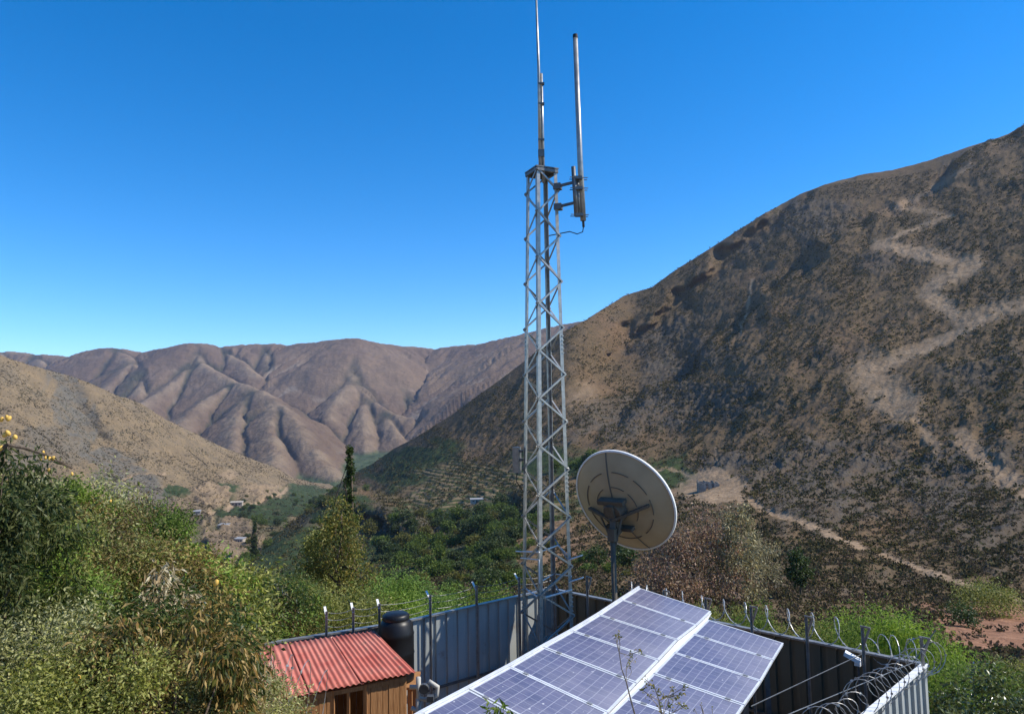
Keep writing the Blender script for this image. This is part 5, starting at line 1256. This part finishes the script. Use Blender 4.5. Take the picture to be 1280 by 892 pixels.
# ------------------------------------------------------------------ small buildings of the valley, the stone ruin
def house(name, label, px, py, H_, w, dp, h, rz, roof, group=None, cat='house'):
    q = hpt(H_, px, py); root = empty(name, q, label, cat, group); root['kind'] = 'thing'; root.rotation_euler = (0, 0, rz)
    b = MB(); b.box((0, 0, h / 2 - 1), (w / 2, 0, 0), (0, dp / 2, 0), (0, 0, h / 2 + 1)); b.build('wall', MT['stucco'], root)
    b = MB(); Vr = [(-w * .55, -dp * .58, h), (w * .55, -dp * .58, h), (w * .55, dp * .58, h + .14 * dp), (-w * .55, dp * .58, h + .14 * dp)]
    b.add(Vr + [(x, y, z + .18) for x, y, z in Vr], [[3, 2, 1, 0], [4, 5, 6, 7], [0, 1, 5, 4], [1, 2, 6, 5], [2, 3, 7, 6], [3, 0, 4, 7]]); b.build('roof', MT[roof], root)
    for x in (-w * .28, w * .28):
        b = MB(); b.box((x, -dp / 2 - .02, h * .55), (w * .07, 0, 0), (0, .05, 0), (0, 0, h * .16)); b.build('window', MT['opening'], root)
    b = MB(); b.box((0, -dp / 2 - .02, h * .36), (w * .06, 0, 0), (0, .05, 0), (0, 0, h * .36)); b.build('door', MT['opening'], root)
GV = 'small buildings in the valley'
house('house', 'long pale house on the bank beyond the dirt road in the valley', 296, 632, HL, 13, 6, 4.0, .15, 'stucco', GV)
house('house', 'small pale house with a light roof left of the valley road', 246, 646, HL, 6, 5, 3.0, .3, 'tin', GV)
house('house', 'tin roofed building on top of the pale cliff', 279, 664, HL, 8, 5, 2.4, -.2, 'tin', GV)
house('house', 'pale building at the foot of the cliff beside the cypress', 300, 684, HL, 6, 4, 2.6, -.2, 'tin', GV)
house('house', 'pale roofed hut among the trees right of the cypress', 359, 709, HL, 4.5, 3.2, 2.0, .2, 'tin', GV)
house('house', 'tiny white hut on the terraces left of the tower', 597, 629, HR, 7, 3, 1.8, .1, 'tin', GV)
q = hpt(HR, 886, 612); ruin = empty('stone_ruin', q, 'ruined stone house with two dark openings beside the footpath', 'ruin'); ruin['kind'] = 'thing'
d_ = np.dot(q - CAM, _F); sc = d_ / FPX
g = np.random.default_rng(3)
def rubble(A, B, h0, h1, th):
    b = MB(); A = np.array(A, float); B = np.array(B, float); L = np.linalg.norm(B - A); n_ = int(L / .45) + 1; e = unit(B - A); s_ = np.array([-e[1], e[0], 0])
    for i in range(n_):
        hh_ = h0 + (h1 - h0) * i / n_ + g.uniform(-.3, .25); z = -1.0
        while z < hh_:
            s2 = g.uniform(.28, .5); b.box(A + e * (L * (i + .5) / n_) + UP * (z + s2 / 2) + g.normal(size=3) * .03, e * (L / n_ * .55), s_ * th * g.uniform(.8, 1.1), UP * s2 * .54); z += s2
    return b
W_ = 24 * sc
rubble((-W_ / 2, -1.5, 0), (-W_ * .18, -1.5, 0), 2.6, 2.2, .3).build('front_wall', MT['stone'], ruin)
rubble((-W_ * .05, -1.5, 0), (W_ * .12, -1.5, 0), 2.4, 2.6, .3).build('front_wall', MT['stone'], ruin)
rubble((W_ * .25, -1.5, 0), (W_ / 2, -1.5, 0), 2.3, 1.6, .3).build('front_wall', MT['stone'], ruin)
rubble((-W_ / 2, 1.8, 0), (W_ / 2, 1.8, 0), 3.0, 2.4, .3).build('back_wall', MT['stone'], ruin)
rubble((-W_ / 2, -1.5, 0), (-W_ / 2, 1.8, 0), 2.6, 3.0, .3).build('side_wall', MT['stone'], ruin)
rubble((W_ / 2, -1.5, 0), (W_ / 2, 1.8, 0), 1.6, 2.4, .3).build('side_wall', MT['stone'], ruin)
b = MB(); b.bar((-W_ * .22, -1.5, 2.0), (W_ * .28, -1.5, 2.1), .3, .3); b.build('lintel', MT['trunk'], ruin)

coil('razor_wire', 'grey razor wire coil half hidden in dry stems before the red roof', P(316, 824, 9.5), P(430, 900, 8.6), 0.28, 0.30, 0.05, 0.45, mat='galv', wr=.0042)

# ------------------------------------------------------------------ air: thin blue haze filling the valley
zlo = min(W[..., 2].min(), HL['V'][..., 2].min(), HR['V'][..., 2].min(), zg(XX, YY).min()) - 1.0
zhi = max(W[..., 2].max(), HL['V'][..., 2].max(), HR['V'][..., 2].max()) + 4.0
xhi = max(np.abs(W[..., 0]).max(), np.abs(HL['V'][..., 0]).max()) + 10; yhi = max(W[..., 1].max(), HL['V'][..., 1].max(), HR['V'][..., 1].max()) + 10
b = MB(); b.box((0, (yhi - 40) / 2, (zlo + zhi) / 2), (xhi, 0, 0), (0, (yhi + 40) / 2, 0), (0, 0, (zhi - zlo) / 2))
t = NT('valley_air'); vp = t.n('ShaderNodeVolumePrincipled'); vp.inputs['Density'].default_value = 0.55e-4
vp.inputs['Color'].default_value = (0.62, 0.70, 0.95, 1); vp.inputs['Anisotropy'].default_value = 0.2
t.t.links.new(vp.outputs[0], t.out.inputs['Volume'])
tag(b.build('haze', t.m), 'thin bluish air over the valley', None, None, 'stuff')
scene.cycles.volume_step_rate = 8.0; scene.cycles.volume_max_steps = 64
